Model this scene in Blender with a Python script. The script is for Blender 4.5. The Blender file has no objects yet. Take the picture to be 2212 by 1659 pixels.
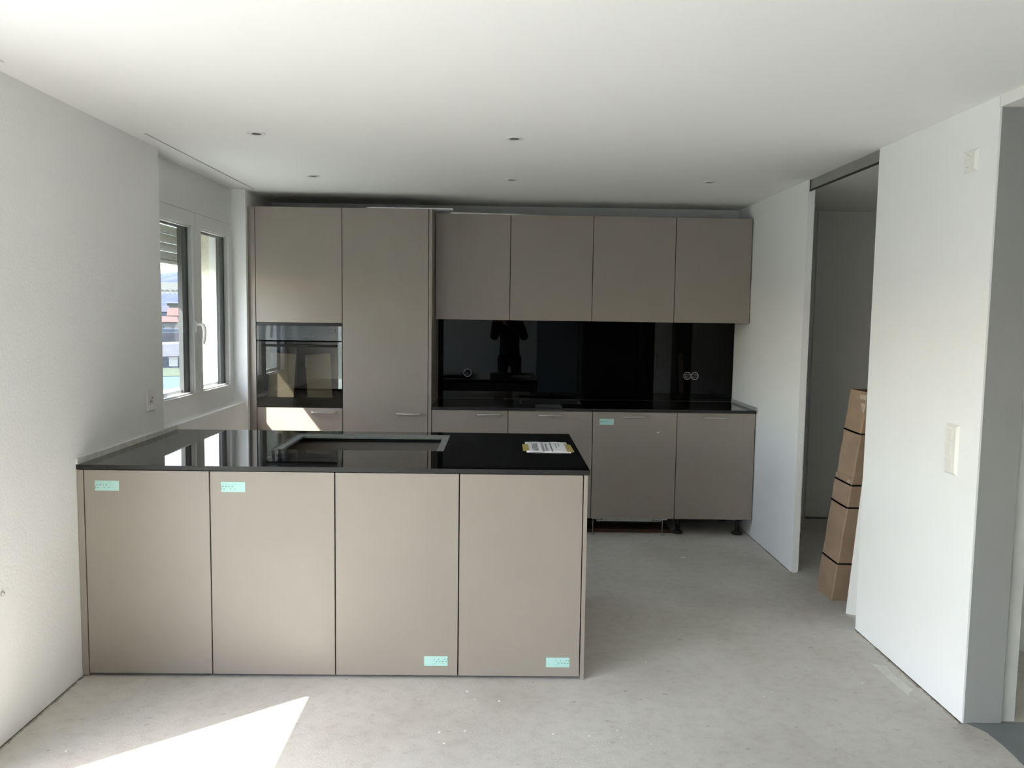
import bpy, bmesh, math, random
from mathutils import Vector, Matrix

random.seed(4)
sc = bpy.context.scene
COL = sc.collection

# ------------------------------------------------------------------ camera
cam_d = bpy.data.cameras.new('camera')
cam = bpy.data.objects.new('camera', cam_d)
COL.objects.link(cam)
CR, CU, CF = Vector((0.999796, -0.014262, 0.014293)), Vector((-0.013037, 0.084565, 0.996333)), Vector((0.015418, 0.996316, -0.084362))
CP = Vector((1.77477, -3.39308, 1.57186))
M = Matrix.Identity(4)
for i in range(3):
    M[i][0] = CR[i]; M[i][1] = CU[i]; M[i][2] = -CF[i]; M[i][3] = CP[i]
cam.matrix_world = M
cam_d.sensor_width = 36.0
cam_d.sensor_fit = 'HORIZONTAL'
cam_d.lens = 28.5092
cam_d.clip_start = 0.005
cam_d.clip_end = 3000
sc.camera = cam

# ------------------------------------------------------------------ sky, sun, exposure
world = bpy.data.worlds.new('sky')
sc.world = world
world.use_nodes = True
wn = world.node_tree
wn.nodes.clear()
w_out = wn.nodes.new('ShaderNodeOutputWorld')
w_bg = wn.nodes.new('ShaderNodeBackground')
w_sky = wn.nodes.new('ShaderNodeTexSky')
w_sky.sky_type = 'NISHITA'
w_sky.sun_disc = False
w_sky.sun_elevation = math.radians(45.8)
w_sky.sun_rotation = math.radians(231)
w_sky.air_density = 1.0
w_sky.dust_density = 1.5
w_mix = wn.nodes.new('ShaderNodeMixRGB')
w_mix.inputs[0].default_value = 0.0
w_bw = wn.nodes.new('ShaderNodeRGBToBW')
wn.links.new(w_sky.outputs[0], w_mix.inputs[1])
wn.links.new(w_sky.outputs[0], w_bw.inputs[0])
wn.links.new(w_bw.outputs[0], w_mix.inputs[2])
wn.links.new(w_mix.outputs[0], w_bg.inputs[0])
w_bg.inputs[1].default_value = 1.05
wn.links.new(w_bg.outputs[0], w_out.inputs[0])

sun_d = bpy.data.lights.new('sun', 'SUN')
sun_d.energy = 17.5
sun_d.angle = math.radians(0.55)
sun_d.color = (1.0, 0.965, 0.92)
sun = bpy.data.objects.new('sun', sun_d)
COL.objects.link(sun)
SUN = Vector((1.0, 0.797, -1.315)).normalized()
sun.rotation_euler = SUN.to_track_quat('-Z', 'Y').to_euler()
sun.location = (-8, -6, 12)

sc.view_settings.view_transform = 'Standard'
sc.view_settings.look = 'None'
sc.view_settings.gamma = 1.0
sc.view_settings.use_curve_mapping = False
sc.view_settings.exposure = 0.83
sc.cycles.max_bounces = 14
sc.cycles.diffuse_bounces = 9
sc.cycles.glossy_bounces = 5
sc.cycles.transparent_max_bounces = 24
sc.cycles.caustics_reflective = False
sc.cycles.caustics_refractive = False
sc.cycles.sample_clamp_indirect = 6.0
sc.cycles.use_denoising = True

# ------------------------------------------------------------------ materials
def lin(h):
    h = h.lstrip('#')
    c = [int(h[i:i + 2], 16) / 255 for i in (0, 2, 4)]
    return tuple((x / 12.92 if x <= 0.04045 else ((x + 0.055) / 1.055) ** 2.4) for x in c) + (1.0,)

def base_mat(name):
    m = bpy.data.materials.new(name)
    m.use_nodes = True
    nt = m.node_tree
    return m, nt, nt.nodes['Principled BSDF']

def noise(nt, scale, detail=4, rough=0.55, stretch=None):
    tc = nt.nodes.new('ShaderNodeTexCoord')
    mp = nt.nodes.new('ShaderNodeMapping')
    geo = nt.nodes.new('ShaderNodeNewGeometry')
    nt.links.new(geo.outputs['Position'], mp.inputs[0])
    if stretch:
        mp.inputs['Scale'].default_value = stretch
    n = nt.nodes.new('ShaderNodeTexNoise')
    n.inputs['Scale'].default_value = scale
    n.inputs['Detail'].default_value = detail
    n.inputs['Roughness'].default_value = rough
    nt.links.new(mp.outputs[0], n.inputs['Vector'])
    nt.nodes.remove(tc)
    return n

def ramp(nt, src, stops):
    r = nt.nodes.new('ShaderNodeValToRGB')
    while len(r.color_ramp.elements) < len(stops):
        r.color_ramp.elements.new(0.5)
    for e, (p, c) in zip(r.color_ramp.elements, stops):
        e.position = p
        e.color = c
    nt.links.new(src, r.inputs[0])
    return r

def bump(nt, bsdf, src, strength, dist):
    b = nt.nodes.new('ShaderNodeBump')
    b.inputs['Strength'].default_value = strength
    b.inputs['Distance'].default_value = dist
    nt.links.new(src, b.inputs['Height'])
    nt.links.new(b.outputs[0], bsdf.inputs['Normal'])
    return b

def plain(name, col, rough=0.6, metal=0.0, ior=1.5, vary=0.06, vscale=6.0, bscale=None, bdist=0.0002, bstr=0.4):
    m, nt, b = base_mat(name)
    c = lin(col) if isinstance(col, str) else tuple(col) + (1.0,)
    n = noise(nt, vscale, 3)
    lo = tuple(x * (1 - vary) for x in c[:3]) + (1.0,)
    hi = tuple(min(1, x * (1 + vary)) for x in c[:3]) + (1.0,)
    r = ramp(nt, n.outputs['Fac'], [(0.3, lo), (0.7, hi)])
    nt.links.new(r.outputs[0], b.inputs['Base Color'])
    b.inputs['Roughness'].default_value = rough
    b.inputs['Metallic'].default_value = metal
    b.inputs['IOR'].default_value = ior
    if bscale:
        n2 = noise(nt, bscale, 3)
        bump(nt, b, n2.outputs['Fac'], bstr, bdist)
    return m

M_WALL = plain('rough_plaster', (0.85, 0.85, 0.84), 0.92, vary=0.012, vscale=2.5, bscale=80, bdist=0.0026, bstr=0.7)
M_WALLR = plain('fine_plaster', (0.84, 0.845, 0.85), 0.9, vary=0.012, vscale=3, bscale=140, bdist=0.0012, bstr=0.6)
M_CEIL = plain('ceiling_paint', (0.88, 0.88, 0.865), 0.95, vary=0.006, vscale=1.2)
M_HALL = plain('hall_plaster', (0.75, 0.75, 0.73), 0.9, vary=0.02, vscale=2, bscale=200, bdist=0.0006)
M_TAUPE = plain('taupe_laminate', (0.290, 0.256, 0.222), 0.36, vary=0.03, vscale=3.5, bscale=500, bdist=0.00005, bstr=0.25)
M_TAUPE_IN = plain('taupe_carcass', (0.22, 0.195, 0.17), 0.5, vary=0.03)
M_DARK = plain('dark_recess', (0.012, 0.012, 0.012), 0.8)
M_BLACKPL = plain('black_plastic', (0.012, 0.012, 0.013), 0.45)
M_STEEL = plain('satin_steel', (0.66, 0.65, 0.62), 0.28, metal=1.0, vary=0.03, vscale=40)
M_GALV = plain('galvanised_steel', (0.42, 0.43, 0.42), 0.45, metal=0.8, vary=0.15, vscale=25)
M_ALU = plain('track_aluminium', (0.36, 0.36, 0.345), 0.4, metal=0.6, vary=0.1, vscale=5)
M_WHITEPL = plain('white_plastic', (0.80, 0.79, 0.76), 0.35, vary=0.01)
M_PVC = plain('window_white', (0.74, 0.745, 0.74), 0.35, vary=0.01)
M_GASKET = plain('gasket_dark', (0.05, 0.055, 0.055), 0.6)
M_STUCCO = plain('cream_stucco', (0.66, 0.64, 0.53), 0.95, vary=0.12, vscale=60, bscale=120, bdist=0.003, bstr=0.6)
M_CARD = plain('cardboard', (0.285, 0.20, 0.137), 0.8, vary=0.10, vscale=9, bscale=60, bdist=0.001, bstr=0.3)
M_CARD_IN = plain('cardboard_inside', (0.20, 0.13, 0.085), 0.9, vary=0.1)
M_TAPE = plain('masking_tape', (0.42, 0.33, 0.10), 0.45, vary=0.15, vscale=90)
M_CLEARTAPE = plain('packing_tape', (0.50, 0.42, 0.34), 0.15, vary=0.2, vscale=40)
M_PAPER = plain('printed_paper', (0.78, 0.78, 0.81), 0.8, vary=0.02, vscale=30)
M_INK = plain('grey_ink', (0.09, 0.09, 0.10), 0.8)
M_INKSOFT = plain('soft_ink', (0.30, 0.30, 0.33), 0.8)
M_MINT = plain('mint_sticker', (0.42, 0.66, 0.62), 0.6, vary=0.02, vscale=50)
M_MINTINK = plain('sticker_ink', (0.10, 0.22, 0.20), 0.7)
M_MINTINK2 = plain('sticker_faint_ink', (0.33, 0.58, 0.52), 0.7)
M_SHEET = plain('cream_card_sheet', (0.64, 0.58, 0.43), 0.85, vary=0.03, vscale=40)
M_WOOD = plain('brown_board', (0.10, 0.055, 0.03), 0.5, vary=0.35, vscale=14)
M_CHIP = plain('plaster_chips', (0.75, 0.75, 0.72), 0.9)
M_REFLGREY = plain('reflection_grey', (0.06, 0.065, 0.065), 0.5, vary=0.1, vscale=30)
M_STONECUT = plain('sawn_stone', (0.20, 0.21, 0.205), 0.75, vary=0.35, vscale=260, bscale=300, bdist=0.0005)
M_UPSTAND = plain('silicone_white', (0.66, 0.66, 0.62), 0.5, vary=0.10, vscale=30, bscale=60, bdist=0.002)
M_UPGREY = plain('mortar_grey', (0.42, 0.43, 0.43), 0.6, vary=0.06, vscale=20)
M_SHUT = plain('shutter_aluminium', (0.34, 0.345, 0.335), 0.45, metal=0.2, vary=0.12, vscale=12)
M_OVENBLK = plain('oven_enamel', (0.02, 0.024, 0.026), 0.35)
M_HOLE = plain('hole_black', (0.004, 0.004, 0.004), 0.9)
M_JOINT = plain('joint_grime', (0.10, 0.088, 0.07), 0.95, vary=0.6, vscale=45)
M_JOINTLIGHT = plain('joint_mortar', (0.34, 0.31, 0.26), 0.95, vary=0.45, vscale=70)

def glossy_dark(name, col, rough, ior, coat=0.0, speck=0.0):
    m, nt, b = base_mat(name)
    b.inputs['Roughness'].default_value = rough
    b.inputs['IOR'].default_value = ior
    n = noise(nt, 230, 5, 0.75)
    c = tuple(col) + (1,)
    s = tuple(min(1, x + speck) for x in col) + (1,)
    r = ramp(nt, n.outputs['Fac'], [(0.5, c), (0.72, s)])
    nt.links.new(r.outputs[0], b.inputs['Base Color'])
    return m

M_STONE = glossy_dark('polished_black_granite', (0.0035, 0.0038, 0.0042), 0.02, 1.62, speck=0.006)
M_STONEEDGE = glossy_dark('honed_granite_edge', (0.006, 0.006, 0.006), 0.45, 1.45, speck=0.05)
M_SPLASH = glossy_dark('black_glass', (0.0012, 0.0016, 0.0016), 0.012, 1.28, speck=0.0)
M_SINK = glossy_dark('black_sink', (0.006, 0.006, 0.006), 0.35, 1.45)

def thin_glass(name, ior=1.5, tint=(0.97, 0.98, 0.98)):
    m = bpy.data.materials.new(name)
    m.use_nodes = True
    nt = m.node_tree
    nt.nodes.clear()
    out = nt.nodes.new('ShaderNodeOutputMaterial')
    fr = nt.nodes.new('ShaderNodeFresnel')
    geo = nt.nodes.new('ShaderNodeNewGeometry')
    ma = nt.nodes.new('ShaderNodeMath'); ma.operation = 'MULTIPLY_ADD'
    ma.inputs[1].default_value = 1.0 / ior - ior     # leaving faces see the same step as entering ones
    ma.inputs[2].default_value = ior
    nt.links.new(geo.outputs['Backfacing'], ma.inputs[0])
    nt.links.new(ma.outputs[0], fr.inputs[0])
    tr = nt.nodes.new('ShaderNodeBsdfTransparent')
    tr.inputs[0].default_value = tuple(tint) + (1,)
    gl = nt.nodes.new('ShaderNodeBsdfGlossy')
    gl.inputs['Roughness'].default_value = 0.0
    mx = nt.nodes.new('ShaderNodeMixShader')
    nt.links.new(fr.outputs[0], mx.inputs[0])
    nt.links.new(tr.outputs[0], mx.inputs[1])
    nt.links.new(gl.outputs[0], mx.inputs[2])
    nt.links.new(mx.outputs[0], out.inputs[0])
    return m

M_GLASS = thin_glass('window_glass', 1.35)
M_OVENGLASS = thin_glass('oven_glass', 2.15, (0.62, 0.61, 0.58))
M_OVENPANEL = glossy_dark('oven_panel_glass', (0.060, 0.068, 0.072), 0.02, 2.1)

M_OVENDIM = plain('dim_symbols', (0.17, 0.18, 0.19), 0.7)

def floor_mat():
    m, nt, b = base_mat('cement_screed')
    n1 = noise(nt, 1.3, 6, 0.6)
    r1 = ramp(nt, n1.outputs['Fac'], [(0.3, (0.46, 0.435, 0.39, 1)), (0.5, (0.54, 0.52, 0.48, 1)), (0.72, (0.60, 0.58, 0.54, 1))])
    n2 = noise(nt, 16, 8, 0.72, (1.0, 1.25, 1.0))
    r2 = ramp(nt, n2.outputs['Fac'], [(0.35, (0.90, 0.885, 0.86, 1)), (0.5, (1, 1, 1, 1)), (0.75, (1.05, 1.045, 1.04, 1))])
    mul = nt.nodes.new('ShaderNodeMixRGB'); mul.blend_type = 'MULTIPLY'; mul.inputs[0].default_value = 1
    nt.links.new(r1.outputs[0], mul.inputs[1]); nt.links.new(r2.outputs[0], mul.inputs[2])
    n3 = noise(nt, 26, 3, 0.5)
    r3 = ramp(nt, n3.outputs['Fac'], [(0.26, (0.62, 0.60, 0.56, 1)), (0.33, (1, 1, 1, 1)), (0.74, (1, 1, 1, 1)), (0.80, (1.25, 1.25, 1.25, 1))])
    mul2 = nt.nodes.new('ShaderNodeMixRGB'); mul2.blend_type = 'MULTIPLY'; mul2.inputs[0].default_value = 0.8
    nt.links.new(mul.outputs[0], mul2.inputs[1]); nt.links.new(r3.outputs[0], mul2.inputs[2])
    nt.links.new(mul2.outputs[0], b.inputs['Base Color'])
    b.inputs['Roughness'].default_value = 0.8
    n4 = noise(nt, 110, 5, 0.65, (1, 1.6, 1))
    bump(nt, b, n4.outputs['Fac'], 0.6, 0.0022)
    return m
M_FLOOR = floor_mat()
M_FLOORDK = plain('dark_screed', (0.19, 0.20, 0.205), 0.75, vary=0.15, vscale=3, bscale=60, bdist=0.001)

# ------------------------------------------------------------------ helpers
WL = {}
def box(bm, x0, x1, y0, y1, z0, z1, mi=0, bev=0.0):
    r = bmesh.ops.create_cube(bm, size=1.0)
    vs = r['verts']
    for v in vs:
        v.co = Vector((x0 + (v.co.x + .5) * (x1 - x0), y0 + (v.co.y + .5) * (y1 - y0), z0 + (v.co.z + .5) * (z1 - z0)))
    fs = set(f for v in vs for f in v.link_faces)
    for f in fs:
        f.material_index = mi
    if bev > 0:
        es = list(set(e for v in vs for e in v.link_edges))
        bmesh.ops.bevel(bm, geom=es, offset=bev, segments=2, affect='EDGES', profile=0.5)

def cyl(bm, p0, p1, r0, r1=None, seg=20, mi=0, caps=True):
    r1 = r0 if r1 is None else r1
    p0, p1 = Vector(p0), Vector(p1)
    d = p1 - p0
    q = Vector((0, 0, 1)).rotation_difference(d.normalized()).to_matrix().to_4x4()
    mat = Matrix.Translation((p0 + p1) / 2) @ q
    r = bmesh.ops.create_cone(bm, cap_ends=caps, cap_tris=False, segments=seg, radius1=r0, radius2=r1, depth=d.length, matrix=mat)
    for f in set(f for v in r['verts'] for f in v.link_faces):
        f.material_index = mi
        f.smooth = len(f.verts) == 4 and seg > 8

def ring(bm, c, axis, r_in, r_out, d0, d1, seg=32, mi=0):
    """flat ring (annular prism) about axis through c"""
    c = Vector(c); ax = Vector(axis).normalized()
    q = Vector((0, 0, 1)).rotation_difference(ax).to_matrix()
    loops = []
    for (r, d) in ((r_in, d0), (r_out, d0), (r_out, d1), (r_in, d1)):
        loops.append([bm.verts.new(c + q @ Vector((r * math.cos(2 * math.pi * i / seg), r * math.sin(2 * math.pi * i / seg), d))) for i in range(seg)])
    for k in range(4):
        a, b = loops[k], loops[(k + 1) % 4]
        for i in range(seg):
            j = (i + 1) % seg
            f = bm.faces.new((a[i], a[j], b[j], b[i])); f.material_index = mi

def tube(bm, pts, r, seg=10, mi=0):
    pts = [Vector(p) for p in pts]
    rings = []
    for i, p in enumerate(pts):
        t = (pts[min(i + 1, len(pts) - 1)] - pts[max(i - 1, 0)]).normalized()
        q = Vector((0, 0, 1)).rotation_difference(t).to_matrix()
        rr = r[i] if isinstance(r, (list, tuple)) else r
        rings.append([bm.verts.new(p + q @ Vector((rr * math.cos(2 * math.pi * k / seg), rr * math.sin(2 * math.pi * k / seg), 0))) for k in range(seg)])
    for a, b in zip(rings, rings[1:]):
        best = min(range(seg), key=lambda s: (a[0].co - b[s].co).length)
        for k in range(seg):
            f = bm.faces.new((a[k], a[(k + 1) % seg], b[(k + 1 + best) % seg], b[(k + best) % seg]))
            f.smooth = True; f.material_index = mi
    for rg in (rings[0], rings[-1]):
        f = bm.faces.new(rg); f.material_index = mi

def prism(bm, pts, ax, a0, a1, mi=0):
    """polygon extruded: pts are 3-D points at a0 (coordinate index ax), copied to a1"""
    lo, hi = [], []
    for p in pts:
        q = list(p); q[ax] = a0; lo.append(bm.verts.new(q))
        q = list(p); q[ax] = a1; hi.append(bm.verts.new(q))
    n = len(pts)
    fs = [bm.faces.new(lo), bm.faces.new(hi[::-1])]
    for i in range(n):
        fs.append(bm.faces.new((lo[i], hi[i], hi[(i + 1) % n], lo[(i + 1) % n])))
    for f in fs:
        f.material_index = mi

def hexa(bm, b, t, mi=0):
    """b, t: four bottom and four top points"""
    vb = [bm.verts.new(p) for p in b]; vt = [bm.verts.new(p) for p in t]
    fs = [bm.faces.new(vb[::-1]), bm.faces.new(vt)]
    for i in range(4):
        fs.append(bm.faces.new((vb[i], vb[(i + 1) % 4], vt[(i + 1) % 4], vt[i])))
    for f in fs:
        f.material_index = mi

def obj(name, bm, mats, parent=None, label=None):
    bmesh.ops.recalc_face_normals(bm, faces=bm.faces)
    me = bpy.data.meshes.new(name)
    bm.to_mesh(me); bm.free()
    c = Vector((0, 0, 0))
    if len(me.vertices):
        xs = [v.co for v in me.vertices]
        mn = Vector([min(v[i] for v in xs) for i in range(3)]); mx = Vector([max(v[i] for v in xs) for i in range(3)])
        c = Vector(((mn.x + mx.x) / 2, (mn.y + mx.y) / 2, mn.z))
        me.transform(Matrix.Translation(-c))
    for m in (mats if isinstance(mats, (list, tuple)) else [mats]):
        me.materials.append(m)
    o = bpy.data.objects.new(name, me)
    COL.objects.link(o)
    WL[o.name] = c
    if parent is not None:
        o.parent = parent
        o.location = c - WL[parent.name]
    else:
        o.location = c
    if label:
        o['label'] = label
    return o

def thing(name, loc, label, cat, group=None):
    o = bpy.data.objects.new(name, None)
    COL.objects.link(o)
    o.empty_display_size = 0.05
    o.location = loc
    WL[o.name] = Vector(loc)
    o['label'] = label; o['category'] = cat
    if group:
        o['group'] = group
    return o

def tag(o, label, cat, group=None):
    o['label'] = label; o['category'] = cat
    if group:
        o['group'] = group
    return o

def struct(name, bm, mats):
    o = obj(name, bm, mats)
    o['kind'] = 'structure'
    return o

def B():
    return bmesh.new()

def fill_with_holes(outer, holes, to3d):
    """flat face with holes, to3d maps (a, b) to a point"""
    bm = B()
    es = []
    for loop in [outer] + holes:
        vs = [bm.verts.new(to3d(*p)) for p in loop]
        for i in range(len(vs)):
            es.append(bm.edges.new((vs[i], vs[(i + 1) % len(vs)])))
    bmesh.ops.triangle_fill(bm, use_beauty=True, use_dissolve=False, edges=es)
    return bm

def circle(cx, cy, r, n=28):
    return [(cx + r * math.cos(2 * math.pi * i / n), cy + r * math.sin(2 * math.pi * i / n)) for i in range(n)]

# ------------------------------------------------------------------ dimensions
H = 2.404          # ceiling
R = 3.606          # right wall
YW = 2.924         # back wall
YT = 2.311         # tall and base fronts
YU = 2.547         # wall cabinet fronts
ZT = 2.296         # top of cabinets
YF = -6.4          # wall behind the camera
FX = -0.385         # outer face of the outside wall

# ------------------------------------------------------------------ floor
b = B()
box(b, -0.16, 3.66, YF, YW, -0.12, 0)
struct('floor', b, M_FLOOR)
b = B()
box(b, 3.66, 5.6, -0.62, YW, -0.12, 0.0)
struct('floor_pantry', b, M_FLOOR)
b = B()
pts = [(3.622, -0.358), (3.65, -0.40), (3.664, -0.43), (3.668, -0.52), (3.661, -0.66), (3.655, -1.2), (3.655, YF), (5.6, YF), (5.6, -0.34), (3.75, -0.345)]
prism(b, [(x, y, 0) for x, y in pts], 2, -0.01, 0.0012)
struct('floor_hall', b, M_FLOORDK)

# ------------------------------------------------------------------ ceiling with slots and lamp holes
LAMPS = [(0.62, 0.51), (1.831, 0.52), (0.621, 1.672), (1.833, 1.69), (3.049, 1.655)]
slots = [(0.078, 0.090, 0.55, 2.24), (0.072, 0.084, -6.2, -0.53)]
holes = [circle(x, y, 0.034) for x, y in LAMPS]
for x0, x1, y0, y1 in slots:
    holes.append([(x0, y0), (x1, y0), (x1, y1), (x0, y1)])
outer = [(-0.16, YF), (5.6, YF), (5.6, YW), (-0.16, YW)]
b = fill_with_holes(outer, holes, lambda x, y: (x, y, H))
r = bmesh.ops.extrude_face_region(b, geom=list(b.faces))
for g in r['geom']:
    if isinstance(g, bmesh.types.BMVert):
        g.co.z = H + 0.05
box(b, -0.45, 5.6, YF - .2, YW + .2, H + 0.12, H + 0.3)
ceiling = struct('ceiling', b, M_CEIL)
b = B()
for x0, x1, y0, y1 in slots:
    box(b, x0 - .004, x1 + .004, y0 - .01, y1 + .01, H + 0.0505, H + 0.06)
o = obj('curtain_track', b, M_HOLE, ceiling)
b = B()
box(b, 3.402, 3.56, -0.246, -0.098, H - 0.0014, H, bev=0.0005)
o = obj('access_hatch', b, M_CEIL, ceiling)

# ------------------------------------------------------------------ walls
# left outside wall: inner leaf with two openings, plaster
W1Y0, W1Y1 = 0.898, 2.272
W2Y0, W2Y1 = -3.6, -0.918
W3Y0, W3Y1 = -6.1, -3.9
LEDGE = 0.943
b = B()
IN = -0.16
box(b, IN, 0.018, W1Y1, YW + 0.2, 0, H + .12)
box(b, IN, 0, W1Y0, W1Y1, 0, LEDGE)
box(b, IN, 0, W2Y1, W1Y0, 0, H + .12)
box(b, IN, 0, W2Y0, W2Y1, -0.12, 0.06)
box(b, IN, 0, W3Y1, W2Y0, 0, H + .12)
box(b, IN, 0, W3Y0, W3Y1, -0.12, 0.06)
box(b, IN, 0, YF, W3Y0, 0, H + .12)
wall_left = struct('wall_left', b, M_WALL)
# outer insulation leaf, stucco
E1Y0, E1Y1, E1Z0, E1Z1 = 1.04, 2.112, 1.04, 2.12
E2Y0, E2Y1, E2Z0, E2Z1 = -3.5, -1.0, 0.06, 2.12
E3Y0, E3Y1 = -6.0, -4.0
b = B()
box(b, FX, IN, E1Y1, YW + 0.4, -1, H + .3)
box(b, FX, IN, E1Y0, E1Y1, -1, E1Z0)
box(b, FX, IN, E1Y0, E1Y1, E1Z1, H + .3)
box(b, FX, IN, E2Y1, E1Y0, -1, H + .3)
box(b, FX, IN, E2Y0, E2Y1, -1, E2Z0 - 0.1)
box(b, FX, IN, E2Y0, E2Y1, E2Z1, H + .3)
box(b, FX, IN, E3Y1, E2Y0, -1, H + .3)
box(b, FX, IN, E3Y0, E3Y1, -1, -0.04)
box(b, FX, IN, E3Y0, E3Y1, E2Z1, H + .3)
box(b, FX, IN, YF - .2, E3Y0, -1, H + .3)
struct('wall_outside', b, M_STUCCO)
b = B()
box(b, IN, 5.6, YW, YW + .2, -0.12, H + .12)
struct('wall_back', b, M_WALLR)
b = B()
box(b, IN, 5.6, YF - .2, YF, -0.12, H + .12)
struct('wall_front', b, M_WALLR)
# right wall, far leaf beside the sliding-door opening
b = B()
box(b, R, R + 0.038, 1.515, YW, 0, H, bev=0.0)
wr = struct('wall_right', b, M_WALLR)
b = B()
box(b, R - 0.0015, R + 0.0395, 1.505, 1.5151, 0.012, H)
obj('corner_bead', b, M_WALLR, wr)
# right wall, near segment
b = B()
box(b, R, R + 0.155, -0.355, 0.352, 0, H)
box(b, R, R + 0.05, 0.352, 0.60, 0, H)
wr2 = struct('wall_right_near', b, M_WALLR)
b = B()
box(b, R - 0.0018, R, -0.3545, -0.325, 0.008, H - 0.0005)
box(b, R - 0.0018, R + 0.006, -0.3605, -0.3545, 0.004, 2.362)
obj('corner_bead', b, M_WALLR, wr2)
b = B()
box(b, R + 0.0062, R + 0.155, -0.3602, -0.3552, 0.004, 2.361)
obj('reveal_panel', b, plain('grey_reveal_paint', (0.30, 0.30, 0.295), 0.6, vary=0.02), wr2)
b = B()
box(b, R, R + 0.155, YF, -0.357, 2.362, H)
struct('trim_1', b, M_WHITEPL)
# pantry and hall walls
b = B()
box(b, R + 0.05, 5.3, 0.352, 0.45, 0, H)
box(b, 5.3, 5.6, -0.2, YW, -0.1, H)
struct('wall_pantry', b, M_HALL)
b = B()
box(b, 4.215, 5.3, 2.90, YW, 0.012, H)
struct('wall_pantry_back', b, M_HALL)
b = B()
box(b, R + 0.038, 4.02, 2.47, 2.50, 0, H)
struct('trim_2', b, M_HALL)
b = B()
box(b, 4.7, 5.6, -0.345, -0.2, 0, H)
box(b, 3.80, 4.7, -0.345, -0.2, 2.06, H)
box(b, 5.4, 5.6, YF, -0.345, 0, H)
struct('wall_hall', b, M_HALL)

for x0, x1, lb in ((3.34, 4.37, 'dark cupboard added at the end of the hall to mirror as the wide black band'), (4.53, 5.3, 'dark cupboard added in the hall corner to mirror as the narrow black band')):
    t = thing('added_hall_cupboard', ((x0 + x1) / 2, -6.1, 0), lb, 'cupboard')  # unseen cupboards, added to blacken the right part of the backsplash reflection
    b = B(); box(b, x0, x1, -6.37, -5.88, 0.0, 2.38)
    obj('carcass', b, M_BLACKPL, t)
    xm = (x0 + x1) / 2
    for xa, xb in ((x0, xm), (xm, x1)):
        b = B(); box(b, xa + .002, xb - .002, -5.88, -5.862, .05, 2.375, bev=.001)
        obj('door', b, M_BLACKPL, t)
b = B(); box(b, 2.48, 3.28, YF, YF + .045, 0.0, 2.08, bev=.002)
d2 = struct('door_2', b, plain('blue_grey_door', (0.30, 0.33, 0.36), 0.5))
b = B(); tube(b, [(2.56, YF + .045, 1.05), (2.56, YF + .095, 1.05), (2.60, YF + .10, 1.05), (2.68, YF + .10, 1.05)], .009)
obj('door_handle', b, M_STEEL, d2)

# hall door frame with strike openings
b = B()
FY = -0.338
box(b, 3.764, 3.828, FY, FY + 0.14, 0, 2.06, bev=0.001)
fr = struct('door_1', b, plain('frame_paint', (0.55, 0.55, 0.53), 0.4))
b = B()
box(b, 3.768, 3.768 + .004, FY - 0.004, FY, 0, 2.06)
obj('frame_gasket', b, M_GASKET, fr)
b = B()
box(b, 3.806, 3.824, FY - 0.0025, FY + 0.01, 1.030, 1.062)
obj('strike_opening', b, M_HOLE, fr)
b = B()
box(b, 3.806, 3.814, FY - 0.0025, FY + 0.01, 0.978, 1.010)
box(b, 3.814, 3.824, FY - 0.0025, FY + 0.01, 1.000, 1.010)
obj('strike_opening', b, M_HOLE, fr)

# grimy joints between walls and screed
def joint(name, p0, p1, side, n=60, w0=0.004, w1=0.022):
    """ragged strip of mortar and dirt where wall meets floor"""
    b = B()
    p0, p1, side = Vector(p0), Vector(p1), Vector(side)
    n = int((p1 - p0).length / 0.0035)
    a, c, dd, ee = [], [], [], []
    w = (w0 + w1) / 2
    for i in range(n + 1):
        p = p0.lerp(p1, i / n)
        w += random.gauss(0, (w1 - w0) * .10) + ((w0 + w1) / 2 - w) * .06
        w = max(w0, min(w1 * 1.2, w))
        a.append(b.verts.new(p - side * .003 + Vector((0, 0, 0.004 + random.uniform(0, .0015)))))
        c.append(b.verts.new(p + side * w * .30 + Vector((0, 0, random.uniform(.0002, .0008)))))
        dd.append(b.verts.new(p + side * w * .62 + Vector((0, 0, random.uniform(.0010, .0034)))))
        ee.append(b.verts.new(p + side * (w + random.uniform(0, .002)) + Vector((0, 0, -0.0006))))
    for i in range(n):
        b.faces.new((a[i], a[i + 1], c[i + 1], c[i]))
        f = b.faces.new((c[i], c[i + 1], dd[i + 1], dd[i])); f.material_index = 1
        f = b.faces.new((dd[i], dd[i + 1], ee[i + 1], ee[i])); f.material_index = 1
    return struct(name, b, [M_JOINT, M_JOINTLIGHT])
joint('trim_3', (0, -0.918, 0), (0, 0.0, 0), (1, 0, 0), 50, .006, .016)
joint('trim_4', (R, -0.36, 0), (R, 0.6, 0), (-1, 0, 0), 70, .006, .022)
joint('trim_5', (R, 1.505, 0), (R, 2.9, 0), (-1, 0, 0), 70, .003, .010)
joint('trim_6', (4.22, 2.90, 0), (4.6, 2.90, 0), (0, -1, 0), 30, .01, .03)

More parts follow.
